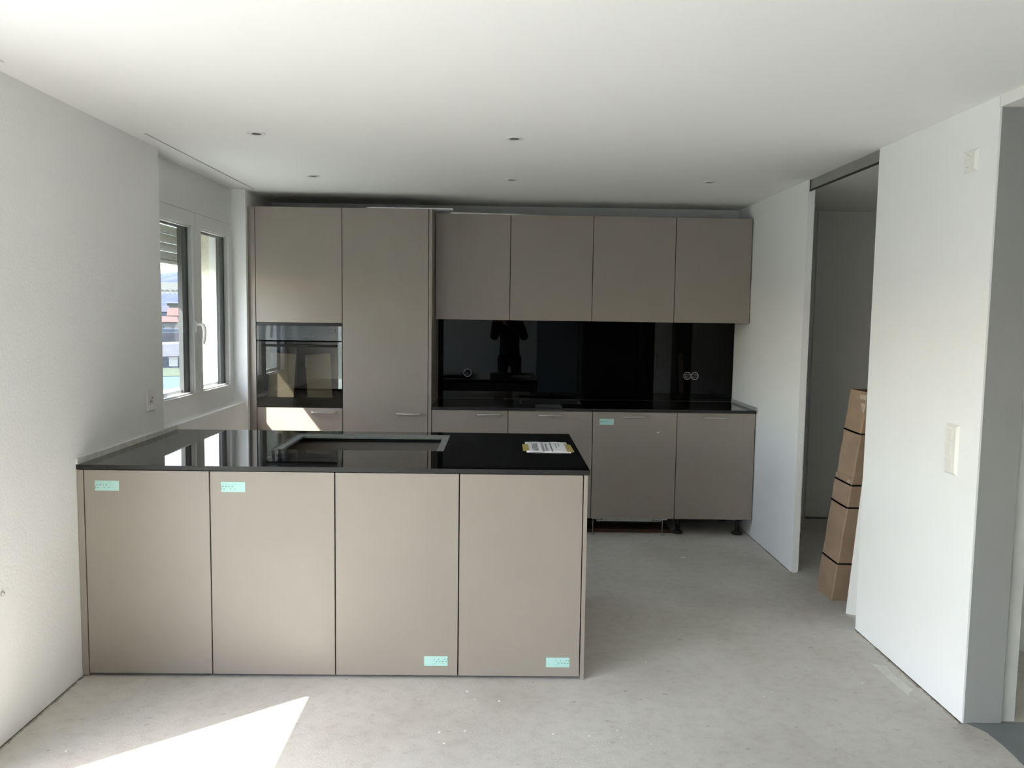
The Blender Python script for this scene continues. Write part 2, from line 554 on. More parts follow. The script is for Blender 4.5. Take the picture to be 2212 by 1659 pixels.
# ------------------------------------------------------------------ window over the island
def sash(parent, y0, y1, z0, z1, stile_l, stile_r, rail_b, rail_t, xf=-0.078, th=0.052):
    gx0, gx1 = y0 + stile_l, y1 - stile_r
    gz0, gz1 = z0 + rail_b, z1 - rail_t
    b = B()
    box(b, xf - th, xf, y0, gx0, z0, z1)
    box(b, xf - th, xf, gx1, y1, z0, z1)
    box(b, xf - th, xf, gx0, gx1, z0, gz0)
    box(b, xf - th, xf, gx0, gx1, gz1, z1)
    s = obj('sash', b, M_PVC, parent)
    xg = xf - 0.030
    b = B()  # glazing bead, stepped
    t = 0.010
    box(b, xg, xf - 0.012, gx0, gx0 + t, gz0, gz1)
    box(b, xg, xf - 0.012, gx1 - t, gx1, gz0, gz1)
    box(b, xg, xf - 0.012, gx0 + t, gx1 - t, gz0, gz0 + t)
    box(b, xg, xf - 0.012, gx0 + t, gx1 - t, gz1 - t, gz1)
    obj('glazing_bead', b, M_PVC, s)
    b = B()
    box(b, xg - 0.004, xg, gx0 + .004, gx1 - .004, gz0 + .004, gz1 - .004)
    obj('glass_pane', b, M_GLASS, s)
    b = B()
    box(b, xf - th - .01, xg - 0.006, gx0, gx0 + 0.014, gz0, gz1)
    box(b, xf - th - .01, xg - 0.006, gx1 - 0.090, gx1, gz0, gz1)
    box(b, xf - th - .01, xg - 0.006, gx0 + .014, gx1 - 0.09, gz1 - 0.02, gz1)
    obj('glass_edge_seal', b, M_GASKET, s)
    return s

def window(name, y0, y1, z0, zt, cover_z, sashes, outer_y0, outer_y1):
    # y0..y1 recess, sashes list of (ya, yb)
    b = B()
    box(b, -0.16, -0.092, y0, y1, z0, z0 + 0.06)
    box(b, -0.16, -0.092, y0, y1, cover_z - 0.02, H + .12)
    box(b, -0.16, -0.092, y0, sashes[0][0] + .004, z0 + .06, cover_z)
    box(b, -0.16, -0.092, sashes[-1][1] - .004, y1, z0 + .06, cover_z)
    w = struct(name, b, M_PVC)
    return w

win = window('window_1', W1Y0, W1Y1, LEDGE - 0.002, 0, 2.172, [(0.915, 1.606), (1.610, 2.268)], 0, 0)
sash(win, 0.930, 1.600, 1.000, 2.160, 0.085, 0.036, 0.070, 0.082)
sash(win, 1.604, 2.264, 1.000, 2.160, 0.088, 0.060, 0.070, 0.082)
b = B()
box(b, -0.092, -0.0765, W1Y0, W1Y1, 2.1615, H)
obj('shutter_box_cover', b, M_PVC, win)
b = B()
box(b, -0.092, -0.080, W1Y0, W1Y1, LEDGE - 0.002, 1.0)
obj('frame_cover', b, M_PVC, win)
b = B()   # outer frame and mullion
box(b, -0.16, -0.130, 1.565, 1.665, 1.04, 2.12)
box(b, -0.175, -0.130, 2.100, 2.20, 1.04, 2.12)
box(b, -0.175, -0.130, 0.95, 1.06, 1.04, 2.12)
box(b, -0.16, -0.130, 0.95, 2.2, 1.02, 1.100)
obj('outer_frame', b, M_PVC, win)
b = B()
box(b, -0.42, -0.155, 1.041, 2.111, 1.041, 1.05)
obj('outer_sill', b, M_PVC, win)
# tilt-and-turn handle
b = B()
box(b, -0.078, -0.066, 1.560, 1.588, 1.440, 1.512, bev=0.004)
hb = obj('handle_plate', b, M_WHITEPL, win)
b = B()
hx = -0.032
tube(b, [(-0.068, 1.574, 1.490), (-0.045, 1.574, 1.490), (hx, 1.574, 1.487), (hx + .006, 1.576, 1.470), (hx + .008, 1.578, 1.440), (hx + .006, 1.578, 1.405), (hx, 1.577, 1.372)],
     [0.010, 0.010, 0.0125, 0.0125, 0.012, 0.011, 0.010], 12)
obj('lever', b, M_WHITEPL, hb)

# rolled-down part of the shutter
def shutter(y0, y1, zb, zt):
    b = B()
    box(b, -0.345, -0.322, y0, y1, zb, zb + 0.020)
    sh = obj('roller_shutter', b, M_SHUT, None)
    tag(sh, '', 'shutter')
    z = zb + 0.022
    while z + 0.053 < min(zt, 2.118):
        b = B()
        pts = []
        for k in range(7):
            a = math.pi * k / 6
            pts.append((-0.335 - 0.0 + 0.009 * math.sin(a), y0, z + 0.0265 - 0.0265 * math.cos(a) * 1.0))
        pts.append((-0.343, y0, z + 0.053)); pts.append((-0.343, y0, z))
        prism(b, pts, 1, y0, y1)
        obj('slat', b, M_SHUT, sh)
        z += 0.055
    return sh
sh = shutter(E1Y0 - .0, E1Y1 - .0, 1.866, 2.2)
sh['label'] = 'grey roller shutter partly lowered outside the kitchen window'
sh2 = shutter(E2Y0 + .003, E2Y1 - .003, 1.768, 2.2)
sh2['label'] = 'grey roller shutter partly lowered outside the tall balcony window behind the viewer'

# second, tall balcony window (only its light is seen)
win2 = window('window_2', W2Y0, W2Y1, 0.0, 0, 2.172, [(W2Y0 + .02, -2.3), (-2.3, W2Y1 - .02)], 0, 0)
fill_win = window('fill_window', W3Y0, W3Y1, 0.0, 0, 2.172, [(W3Y0 + .02, -5.0), (-5.0, W3Y1 - .02)], 0, 0)  # unseen extra window, added to bring more fill light onto the floor
for w_, ya, yb, n2 in ((win2, W2Y0, W2Y1, 2), (fill_win, W3Y0, W3Y1, 2)):
    wy = (yb - ya - 0.04) / n2
    for k in range(n2):
        a = ya + 0.02 + wy * k
        sash(w_, a, a + wy - .004, 0.06, 2.160, 0.075, 0.075 if k < n2 - 1 else 0.03, 0.05, 0.082)
    b = B()
    box(b, -0.092, -0.076, ya, yb, 2.166, H)
    obj('shutter_box_cover', b, M_PVC, w_)

# ceiling spot lamps (switched off)
for (x, y), lb in zip(LAMPS, ['round recessed downlight nearest the left wall, front row', 'round recessed downlight at the ceiling centre, front row',
                              'round recessed downlight above the oven cabinet, back row', 'round recessed downlight at the centre of the back row',
                              'round recessed downlight above the right end of the wall cabinets']):
    t = thing('recessed_downlight', (x, y, H), lb, 'downlight', 'recessed ceiling downlights')
    b = B()
    ring(b, (x, y, H), (0, 0, -1), 0.024, 0.041, -0.001, 0.003, 36)
    obj('trim_ring', b, plain('lamp_ring', (0.80, 0.80, 0.78), 0.35, vary=0.01) if 'lamp_ring' not in bpy.data.materials else bpy.data.materials['lamp_ring'], t)
    b = B()
    ring(b, (x, y, H), (0, 0, 1), 0.021, 0.032, -0.002, 0.035, 32)
    cyl(b, (x, y, H + 0.033), (x, y, H + 0.045), 0.033, seg=32)
    obj('lamp_housing', b, M_STEEL, t)
    b = B()
    cyl(b, (x + 0.004, y, H + 0.016), (x + 0.001, y, H + 0.033), 0.012, 0.018, 24)
    obj('lamp_lens', b, M_WHITEPL, t)

# ------------------------------------------------------------------ handles
def handle(parent, x0, x1, z, yfront):
    b = B()
    y = yfront - 0.030
    pts = [(x0 + .003, yfront, z), (x0 + .003, yfront - 0.018, z), (x0 + .007, y + .003, z), (x0 + .016, y, z), (x1 - .016, y, z), (x1 - .007, y + .003, z), (x1 - .003, yfront - .018, z), (x1 - .003, yfront, z)]
    tube(b, pts, 0.0052, 12)
    return obj('handle', b, M_STEEL, parent, 'satin steel bar handle')

def front(name, x0, x1, z0, z1, y, parent, mat=None, th=0.018, gap=0.0025):
    b = B()
    box(b, x0 + gap, x1 - gap, y, y + th, z0, z1, bev=0.0007)
    return obj(name, b, mat or M_TAUPE, parent)

def carcass(x0, x1, y0, y1, z0, z1, parent, mat=None, top=True, t=0.016):
    b = B()
    g = 0.0006
    x0 += g; x1 -= g
    box(b, x0, x0 + t, y0, y1, z0, z1)
    box(b, x1 - t, x1, y0, y1, z0, z1)
    box(b, x0 + t, x1 - t, y0, y1, z0, z0 + t)
    box(b, x0 + t, x1 - t, y1 - t, y1, z0 + t, z1)
    if top:
        box(b, x0 + t, x1 - t, y0, y1 - t, z1 - t, z1)
    return obj('carcass', b, mat or M_TAUPE_IN, parent)

# printed sticker, one mesh with faint printed lines
def sticker(parent, x0, z0, w, h, y, flip=False):
    b = B()
    box(b, x0, x0 + w, y - 0.0006, y, z0, z0 + h, 0)
    def mark(u0, u1, v0, v1, mi):
        if flip:
            u0, u1, v0, v1 = 1 - u1, 1 - u0, 1 - v1, 1 - v0
        box(b, x0 + u0 * w, x0 + u1 * w, y - 0.0009, y - 0.0006, z0 + v0 * h, z0 + v1 * h, mi)
    for v, segs in [(0.90, [(0.03, .20), (.22, .38), (.46, .66)]), (0.80, [(0.03, .30), (.46, .70)]), (0.72, [(.05, .34), (.36, .68)])]:
        for u0, u1 in segs:
            mark(u0, u1, v - .022, v + .022, 2)
    for u0, u1 in [(0.03, .11), (.16, .25), (.31, .36), (.44, .50)]:
        mark(u0, u1, .52, .60, 1)
    mark(.06, .34, .40, .425, 2); mark(.36, .72, .47, .495, 2)
    mark(0.015, 0.035, .22, .44, 1)
    for u0, u1 in [(.10, .16), (.36, .41), (.55, .59)]:
        mark(u0, u1, .27, .33, 1)
    mark(.06, .24, .15, .175, 2); mark(.46, .62, .13, .155, 2)
    return obj('sticker', b, [M_MINT, M_MINTINK, M_MINTINK2], parent, 'mint green printed sticker')

# ------------------------------------------------------------------ island
A0, PW = 0.0295, 0.527
ZD, ZB = 0.8985, 0.015
D = 1.056
names = ['taupe island cabinet at the left wall, mint sticker top left', 'taupe island cabinet second from left, mint sticker top left',
         'taupe island cabinet third from left, mint sticker bottom right', 'taupe island cabinet at the right end of the island, mint sticker bottom right']
stk = [(0.076, 0.811, False), (0.605, 0.811, False), (1.465, 0.058, True), (1.992, 0.056, True)]
for i in range(4):
    x0, x1 = A0 + PW * i, A0 + PW * (i + 1)
    t = thing('island_cabinet', ((x0 + x1) / 2, 0.5, 0.0), names[i], 'cabinet', 'island cabinets')
    d = front('door', x0, x1, ZB, ZD, 0.0, t)
    sx, sz, fl = stk[i]
    sticker(d, sx, sz, 0.101, 0.043, 0.0, fl)
    b = B()
    x0g, x1g = x0 + .0006, x1 - .0006
    box(b, x0g, x1g, 0.0185, 0.034, 0.016, 0.896)
    box(b, x0g, x0g + .016, 0.034, 1.00, 0.10, 0.60)
    box(b, x1g - .016, x1g, 0.034, 1.00, 0.10, 0.60)
    box(b, x0g, x1g, 0.034, 1.02, 0.084, 0.10)
    obj('carcass', b, M_DARK, t)
    front('back_front', x0, x1, 0.10, 0.8975, 1.0225, t, M_TAUPE)
    if i == 1:
        b = B(); box(b, 0.56, 1.60, 1.004, 1.018, 0.30, 0.875)
        obj('inner_panel', b, M_TAUPE, t)
        b = B(); box(b, 0.56, 1.60, 0.975, 1.018, 0.8755, 0.902)
        obj('front_rail', b, M_DARK, t)
    for yy in (0.12, 0.95):
        b = B()
        cyl(b, (x0 + .08, yy, 0), (x0 + .08, yy, .012), .03)
        cyl(b, (x0 + .08, yy, .012), (x0 + .08, yy, .084), .014)
        obj('foot', b, M_BLACKPL, t)
b = B()
box(b, 0.0015, A0 - 0.002, -0.0005, 1.05, 0.003, ZD, bev=0.0007)
tag(obj('filler_panel', b, M_TAUPE), 'narrow taupe filler strip between island and left wall', 'panel')
b = B()
box(b, A0 + PW * 4 + 0.002, 2.156, -0.001, 1.05, 0.0, ZD + 0.001, bev=0.0007)
tag(obj('end_panel', b, M_TAUPE), 'taupe end panel on the right side of the island', 'panel')

# island worktop with hob cut-out
wt = thing('island_worktop', (1.08, 0.53, 0.9025), 'polished black granite worktop on the island with rectangular hob cut-out', 'worktop')
CX0, CX1, CY0, CY1 = 0.690, 1.512, 0.436, 0.955
Z0w, Z1w = 0.9025, 0.9215
b = B()
def slab(bm, x0, x1, y0, y1, z0, z1):
    box(bm, x0, x1, y0, y1, z0, z1)
slab(b, 0.0012, 2.163, -0.004, CY0, Z0w, Z1w)
slab(b, 0.0012, 2.163, CY1, D, Z0w, Z1w)
slab(b, 0.0012, CX0, CY0, CY1, Z0w, Z1w)
slab(b, CX1, 2.163, CY0, CY1, Z0w, Z1w)
for f in b.faces:
    f.normal_update()
    f.material_index = 0 if abs(f.normal.z) > .9 else 1
obj('slab', b, [M_STONE, M_STONEEDGE], wt)
b = B()
RW, RD = 0.037, 0.0075
zi = Z1w - RD
slab(b, CX0, CX0 + RW + .004, CY0, CY1, Z0w, zi)
slab(b, CX1 - RW, CX1, CY0, CY1, Z0w, zi)
slab(b, CX0 + RW + .004, CX1 - RW, CY0, CY0 + RW, Z0w, zi)
slab(b, CX0 + RW + .004, CX1 - RW, CY1 - RW, CY1, Z0w, zi)
t4 = 0.0015
box(b, CX0, CX0 + t4, CY0, CY1, zi, Z1w - .0003); box(b, CX1 - t4, CX1, CY0, CY1, zi, Z1w - .0003)
box(b, CX0 + t4, CX1 - t4, CY1 - t4, CY1, zi, Z1w - .0003); box(b, CX0 + t4, CX1 - t4, CY0, CY0 + t4, zi, Z1w - .0003)
obj('cutout_rim', b, M_STONECUT, wt, 'sawn grey rebate around the hob cut-out')
b = B()
n = 40
for i in range(n):
    y0 = -0.003 + 1.07 * i / n; y1 = -0.003 + 1.07 * (i + 1) / n
    w = 0.0075 + random.uniform(-.0003, .0004)
    box(b, 0.0005, w, y0, y1, Z1w + .0002, 0.946 + random.uniform(-.0002, .0003))
tag(obj('upstand_strip', b, M_UPSTAND), 'pale rough strip along the left wall above the island worktop', 'trim strip')

# paper notice with tape
pn = thing('paper_notice', (2.01, 0.58, Z1w), 'white printed paper notice taped to the right end of the island worktop', 'notice')
b = B()
PX0, PX1, PY0, PY1 = 1.909, 2.121, 0.424, 0.745
nx, ny = 10, 6
vs = {}
for i in range(nx + 1):
    for j in range(ny + 1):
        u, v = i / nx, j / ny
        z = Z1w + 0.0010 + 0.0018 * math.sin(u * 7 + v * 3) ** 2 * (1 if 0 < i < nx else .3)
        vs[i, j] = b.verts.new((PX0 + u * (PX1 - PX0), PY0 - 0.008 * u + v * (PY1 - PY0 + 0.010 * u), z))
for i in range(nx):
    for j in range(ny):
        f = b.faces.new((vs[i, j], vs[i + 1, j], vs[i + 1, j + 1], vs[i, j + 1])); f.smooth = True
r = bmesh.ops.extrude_face_region(b, geom=list(b.faces))
for g in r['geom']:
    if isinstance(g, bmesh.types.BMVert):
        g.co.z += 0.0004
sheet = obj('sheet', b, M_PAPER, pn)
zt_ = Z1w + 0.0036
def text_mesh(body, size, loc, rot, mat, parent, name='lettering', ext=0.0002):
    cu = bpy.data.curves.new(name, 'FONT')
    cu.body = body; cu.size = size; cu.extrude = ext
    cu.align_x = 'CENTER'; cu.align_y = 'CENTER'
    tmp = bpy.data.objects.new('tmp_text', cu)
    COL.objects.link(tmp)
    bpy.context.view_layer.update()
    me = bpy.data.meshes.new_from_object(tmp.evaluated_get(bpy.context.evaluated_depsgraph_get()))
    bpy.data.objects.remove(tmp); bpy.data.curves.remove(cu)
    me.transform(Matrix.Rotation(rot, 4, 'Z'))
    o = bpy.data.objects.new(name, me); COL.objects.link(o)
    me.materials.clear(); me.materials.append(mat)
    WL[o.name] = Vector(loc)
    o.parent = parent; o.location = Vector(loc) - WL[parent.name]
    return o
text_mesh('ACHTUNG', 0.043, (1.956, 0.575, zt_), math.radians(90), M_INK, sheet)
b = B()
def words(x, y0, y1, w, n, mi):
    y = y0
    while y < y1:
        L = random.uniform(.018, .045)
        e = min(y + L, y1)
        box(b, x - w / 2, x + w / 2, y, e, zt_, zt_ + .0002, mi)
        y = e + .006
words(1.992, .44, .715, .011, 0, 1)
words(2.010, .47, .675, .011, 0, 1)
words(2.034, .44, .71, .006, 0, 0)
words(2.060, .55, .70, .005, 0, 1)
words(2.075, .60, .70, .005, 0, 1)
box(b, 1.926, 1.9268, .43, .735, zt_, zt_ + .0002, 1)
box(b, 2.1088, 2.110, .43, .735, zt_, zt_ + .0002, 1)
obj('printed_lines', b, [M_INK, M_INKSOFT], sheet)
b = B(); hexa(b, [(1.893, 0.476, Z1w + .0005), (1.922, 0.478, Z1w + .0005), (1.922, 0.668, Z1w + .0005), (1.893, 0.668, Z1w + .0005)], [(1.893, 0.476, Z1w + .001), (1.922, 0.478, Z1w + .0042), (1.922, 0.668, Z1w + .0042), (1.893, 0.668, Z1w + .001)])
obj('tape', b, M_TAPE, pn, 'tan adhesive tape')
b = B(); hexa(b, [(2.104, 0.452, Z1w + .0005), (2.139, 0.455, Z1w + .0005), (2.137, 0.672, Z1w + .0005), (2.106, 0.672, Z1w + .0005)], [(2.104, 0.452, Z1w + .0042), (2.139, 0.455, Z1w + .001), (2.137, 0.672, Z1w + .001), (2.106, 0.672, Z1w + .0042)])
obj('tape', b, M_TAPE, pn, 'tan adhesive tape')

# ------------------------------------------------------------------ tall units
X1, X2, X3, X4 = 0.0685, 0.6698, 1.2709, 1.2950
OZ0, OZ1 = 0.905, 1.4975
b = B()
box(b, 0.0185, X1 - .002, YT, YT + 0.3, 0.0, ZT, bev=0.0007)
tag(obj('filler_panel', b, M_TAUPE), 'tall narrow taupe filler panel between left wall and oven cabinet', 'panel')
b = B()
box(b, X3 + .002, X4 - .0005, YT - .0005, YW - .001, 0.0, ZT + .001, bev=0.0007)
tag(obj('end_panel', b, M_TAUPE), 'tall taupe end panel on the right side of the tall cabinets', 'panel')

t = thing('oven_cabinet', ((X1 + X2) / 2, YT + .3, 0), 'tall taupe cabinet holding the built-in oven', 'cabinet')
front('door', X1, X2, OZ1 + .003, ZT, YT, t)
d = front('drawer', X1, X2, 0.131, OZ0 - .004, YT, t)
handle(d, 0.4515, 0.622, 0.8735, YT)
b = B()
g = .0006
box(b, X1 + g, X1 + .016, YT + .02, YW - .004, .10, ZT - .002)
box(b, X2 - .016, X2 - g, YT + .02, YW - .004, .10, ZT - .002)
box(b, X1 + .016, X2 - .016, YT + .02, YW - .004, .10, .116)
box(b, X1 + .016, X2 - .016, YT + .02, YW - .02, OZ0 - .022, OZ0 - .004)
box(b, X1 + .016, X2 - .016, YT + .02, YW - .02, OZ1 + .001, OZ1 + .017)
box(b, X1 + .016, X2 - .016, YT + .02, YW - .004, ZT - .018, ZT - .002)
box(b, X1 + .016, X2 - .016, YW - .02, YW - .004, .116, ZT - .018)
obj('carcass', b, M_TAUPE_IN, t)
for xx in (X1 + .07, X2 - .07):
    b = B()
    cyl(b, (xx, YT + .1, 0), (xx, YT + .1, .012), .035); cyl(b, (xx, YT + .1, .012), (xx, YT + .1, .10), .015)
    obj('foot', b, M_BLACKPL, t)

t = thing('tall_cabinet', ((X2 + X3) / 2, YT + .3, 0), 'tall taupe fridge cabinet with one full-height door', 'cabinet')
d = front('door', X2, X3, 0.131, ZT, YT, t)
handle(d, 1.0515, 1.222, 0.8705, YT)
carcass(X2, X3, YT + .02, YW - .004, .10, ZT - .002, t)
for xx in (X2 + .07, X3 - .07):
    b = B()
    cyl(b, (xx, YT + .1, 0), (xx, YT + .1, .012), .035); cyl(b, (xx, YT + .1, .012), (xx, YT + .1, .10), .015)
    obj('foot', b, M_BLACKPL, t)

# loose strips lying on top of the cabinets
b = B(); box(b, 0.845, 1.436, YT + .002, YT + .09, ZT + .0012, ZT + .0085)
tag(obj('loose_board', b, M_PVC), 'thin pale board lying on top of the tall cabinets', 'board')
b = B(); hexa(b, [(1.40, YU + .006, ZT + .0005), (2.10, YU + .006, ZT + .0005), (2.10, YU + .05, ZT + .0005), (1.40, YU + .05, ZT + .0005)],
              [(1.40, YU + .006, ZT + .013), (2.10, YU + .006, ZT + .0015), (2.10, YU + .05, ZT + .0015), (1.40, YU + .05, ZT + .013)])
tag(obj('loose_board', b, M_PVC), 'thin pale wedge strip lying on the left wall cabinets', 'board')

# ------------------------------------------------------------------ oven
ov = thing('built_in_oven', ((X1 + X2) / 2, YT + .1, OZ0), 'black glass built-in oven with steel-grey panel in the tall cabinet', 'oven')
ox0, ox1 = X1 + .003, X2 - .003
b = B(); box(b, ox0, ox1, YT + .004, YT + .03, 1.4805, OZ1 - .001)
box(b, ox0, ox1, YT - .002, YT + .004, 1.4805, 1.4835)
obj('vent_strip', b, M_BLACKPL, ov)
b = B(); box(b, ox0, ox1, YT - .003, YT + .025, 1.3755, 1.4785, bev=.0008)
cp = obj('control_panel', b, M_OVENPANEL, ov)
b = B()
for (x0, x1, z0, z1) in [(0.573, 0.6225, 1.4545, 1.4565), (0.573, 0.6225, 1.4285, 1.4305), (0.573, 0.575, 1.4285, 1.4565), (0.6205, 0.6225, 1.4285, 1.4565)]:
    box(b, x0, x1, YT - .0036, YT - .003, z0, z1)
obj('button_outline', b, M_HOLE, cp)
for x in (0.288, 0.309, 0.330, 0.390, 0.410, 0.436, 0.458):
    b = B(); box(b, x, x + random.uniform(.005, .010), YT - .0034, YT - .003, 1.4045, 1.4080)
    obj('touch_symbol', b, M_OVENDIM, cp)
gx0, gx1, gz0, gz1 = ox0, ox1, OZ0 + .001, 1.3655
b = B(); box(b, gx0, gx1, YT - .003, YT + .002, gz0, gz1)
dg = obj('door_glass', b, M_OVENGLASS, ov)
b = B()   # inner door frame behind the glass
box(b, gx0, gx1, YT + .006, YT + .02, gz0, 0.968)
box(b, gx0, gx1, YT + .006, YT + .02, 1.305, gz1)
box(b, gx0, gx0 + .05, YT + .006, YT + .02, .968, 1.305)
box(b, gx1 - .05, gx1, YT + .006, YT + .02, .968, 1.305)
obj('door_frame', b, M_OVENBLK, ov)
b = B()   # cavity
cx0, cx1, cz0, cz1 = gx0 + .045, gx1 - .045, .955, 1.31
box(b, cx0 - .004, cx0, YT + .02, YT + .42, cz0, cz1); box(b, cx1, cx1 + .004, YT + .02, YT + .42, cz0, cz1)
box(b, cx0, cx1, YT + .02, YT + .42, cz0 - .004, cz0); box(b, cx0, cx1, YT + .02, YT + .42, cz1, cz1 + .004)
box(b, cx0, cx1, YT + .42, YT + .424, cz0, cz1)
obj('cavity', b, M_OVENBLK, ov)
b = B()
y = YT - .030
box(b, 0.112, 0.629, y - .005, y + .005, 1.331, 1.347, bev=.002)
for x in (0.125, 0.615):
    cyl(b, (x, y, 1.339), (x, YT - .003, 1.339), .006, seg=12)
obj('door_handle', b, M_HOLE, ov, 'black bar handle')
# cream card sheets in the oven
ys = YT + .052
b = B(); hexa(b, [(0.128, ys, .970), (0.314, ys, .970), (0.314, ys + .004, .970), (0.128, ys + .004, .970)],
              [(0.152, ys, 1.284), (0.330, ys, 1.276), (0.330, ys + .004, 1.276), (0.152, ys + .004, 1.284)])
tag(obj('card_sheet', b, M_SHEET), 'cream card sheet in the oven, left one touched by the sun', 'card')
b = B(); hexa(b, [(0.412, ys, .970), (0.588, ys, .970), (0.588, ys + .004, .970), (0.412, ys + .004, .970)],
              [(0.396, ys, 1.270), (0.572, ys, 1.285), (0.572, ys + .004, 1.285), (0.396, ys + .004, 1.270)])
cs = tag(obj('card_sheet', b, M_SHEET), 'cream card sheet in the oven, right one', 'card')
b = B()
for k in range(3):
    box(b, 0.398, 0.412, ys - .003, ys - .0005, 1.185 + k * .024, 1.205 + k * .024)
obj('printed_tab', b, M_PAPER, cs)

# ------------------------------------------------------------------ wall cabinets
ux = [1.2988, 1.8424, 2.4430, 3.0442, 3.6002]
ul = ['taupe wall cabinet beside the tall cabinets, leftmost of four', 'taupe wall cabinet second from the left', 'taupe wall cabinet third from the left', 'taupe wall cabinet at the right wall, rightmost of four']
for i in range(4):
    t = thing('wall_cabinet', ((ux[i] + ux[i + 1]) / 2, (YU + YW) / 2, 1.536), ul[i], 'cabinet', 'taupe wall cabinets')
    front('door', ux[i], ux[i + 1], 1.5365, ZT, YU, t)
    carcass(ux[i], ux[i + 1], YU + .02, YW - .002, 1.5385, ZT - .002, t)

# ------------------------------------------------------------------ base units
bx = [1.2975, 1.8388, 2.4395, 3.0404, 3.5998]
bl = ['taupe base cabinet next to the tall cabinets, behind the island', 'taupe base cabinet under the sink, second from the left']
hd = [(1.621, 1.791, .871), (2.055, 2.225, .870), (2.651, 2.821, .8665), (3.225, 3.395, .8675)]
def kfoot(parent, x, y, top=.13):
    b = B()
    cyl(b, (x, y, 0), (x, y, .012), .040, .038, 28)
    cyl(b, (x, y, .012), (x, y, .022), .036, .022, 28)
    cyl(b, (x, y, .022), (x, y, top), .016, seg=20)
    cyl(b, (x, y, top - .012), (x, y, top), .026, seg=20)
    return obj('foot', b, M_BLACKPL, parent, 'black adjustable foot')
for i in range(2):
    t = thing('base_cabinet', ((bx[i] + bx[i + 1]) / 2, YT + .3, 0), bl[i], 'cabinet', 'taupe base cabinets')
    d = front('drawer_front' if i == 0 else 'door', bx[i], bx[i + 1], .131, .8985, YT, t)
    handle(d, *hd[i], YT)
    carcass(bx[i], bx[i + 1], YT + .02, YW - .03, .132, .885, t, top=False)
    for xx in (bx[i] + .06, bx[i + 1] - .06):
        kfoot(t, xx, YT + .11)
t = thing('dishwasher', ((bx[2] + bx[3]) / 2, YT + .3, 0), 'integrated dishwasher with taupe front and mint sticker', 'dishwasher')
d = front('door', bx[2], bx[3], .131, .8985, YT, t)
handle(d, *hd[2], YT)
sticker(d, 2.489, .8065, .101, .0425, YT)
b = B(); box(b, 2.90, 2.912, YT - .0006, YT, .751, .758); box(b, 2.906, 2.916, YT - .0006, YT, .756, .762)
obj('plaster_smear', b, M_CHIP, d)
b = B(); box(b, bx[2] + .004, bx[3] - .004, YT + .022, YW - .04, .124, .885)
obj('body', b, M_DARK, t)
b = B()
yy = YT + .018
for (pts) in [[(2.452, yy, .131), (2.452, yy, .122), (2.478, yy, .122), (2.488, yy, .106), (2.945, yy, .106), (2.962, yy, .118), (2.995, yy, .118), (2.995, yy, .131)]]:
    prism(b, pts, 1, yy, yy + .02)
sp_ = obj('base_rail', b, M_GALV, t, 'galvanised steel rail with slots')
b = B()
b.free()
for x in (2.52, 2.895):
    b = B(); cyl(b, (x, yy - .0006, .117), (x, yy + .001, .117), .0042, seg=14)
    obj('round_hole', b, M_HOLE, sp_)
for x0, x1 in ((2.482, 2.506), (2.905, 2.935), (2.625, 2.628), (2.668, 2.671)):
    b = B(); box(b, x0, x1, yy - .0006, yy + .001, .114, .117)
    obj('slot', b, M_HOLE, sp_)
b = B(); ring(b, (2.648, yy, .117), (0, -1, 0), .003, .0045, 0, .0008, 14)
obj('round_hole', b, M_HOLE, sp_)
for x in (2.462, 2.965):
    b = B()
    cyl(b, (x, yy + .022, .006), (x, yy + .022, .125), .0028, seg=10)
    cyl(b, (x, yy + .022, .0), (x, yy + .022, .006), .012, seg=14)
    obj('levelling_foot', b, M_GALV, t)
t = thing('base_cabinet', ((bx[3] + bx[4]) / 2, YT + .3, 0), 'taupe base cabinet at the right wall standing on black feet', 'cabinet', 'taupe base cabinets')
d = front('door', bx[3], bx[4], .131, .8985, YT, t)
handle(d, *hd[3], YT)
carcass(bx[3], bx[4], YT + .02, YW - .03, .132, .885, t, top=False)
kfoot(t, 3.093, 2.425); kfoot(t, 3.527, 2.412); kfoot(t, 3.093, 2.82); kfoot(t, 3.527, 2.82)
b = B()
box(b, 2.16, 3.052, 2.415, 2.62, 0.0005, .007); box(b, 2.16, 3.050, 2.435, 2.62, .0075, .013); box(b, 2.16, 3.046, 2.445, 2.62, .0135, .018)
tag(obj('floor_board', b, M_WOOD), 'flat brown boards lying on the floor under the dishwasher', 'board')

# worktop of the back run with sink
wt = thing('back_worktop', (2.45, 2.6, Z0w), 'polished black granite worktop along the back wall', 'worktop')
SX0, SX1, SY0, SY1 = 1.93, 2.39, 2.60, 2.84
b = B()
yf, yb = 2.301, YW - .0095
slab(b, X4 + .0005, R - .001, yf, SY0, Z0w, Z1w); slab(b, X4 + .0005, R - .001, SY1, yb, Z0w, Z1w)
slab(b, X4 + .0005, SX0, SY0, SY1, Z0w, Z1w); slab(b, SX1, R - .001, SY0, SY1, Z0w, Z1w)
for f in b.faces:
    f.normal_update(); f.material_index = 0 if abs(f.normal.z) > .9 else 1
obj('slab', b, [M_STONE, M_STONEEDGE], wt)
sk = thing('sink_basin', ((SX0 + SX1) / 2, 2.72, .72), 'black sink basin set in the back worktop', 'sink')
b = B()
s_ = .0015
box(b, SX0 + s_, SX0 + .012, SY0 + s_, SY1 - s_, .72, Z1w - .001); box(b, SX1 - .012, SX1 - s_, SY0 + s_, SY1 - s_, .72, Z1w - .001)
box(b, SX0 + .012, SX1 - .012, SY0 + s_, SY0 + .012, .72, Z1w - .001); box(b, SX0 + .012, SX1 - .012, SY1 - .012, SY1 - s_, .72, Z1w - .001)
box(b, SX0 + s_, SX1 - s_, SY0 + s_, SY1 - s_, .71, .72)
obj('bowl', b, M_SINK, sk)
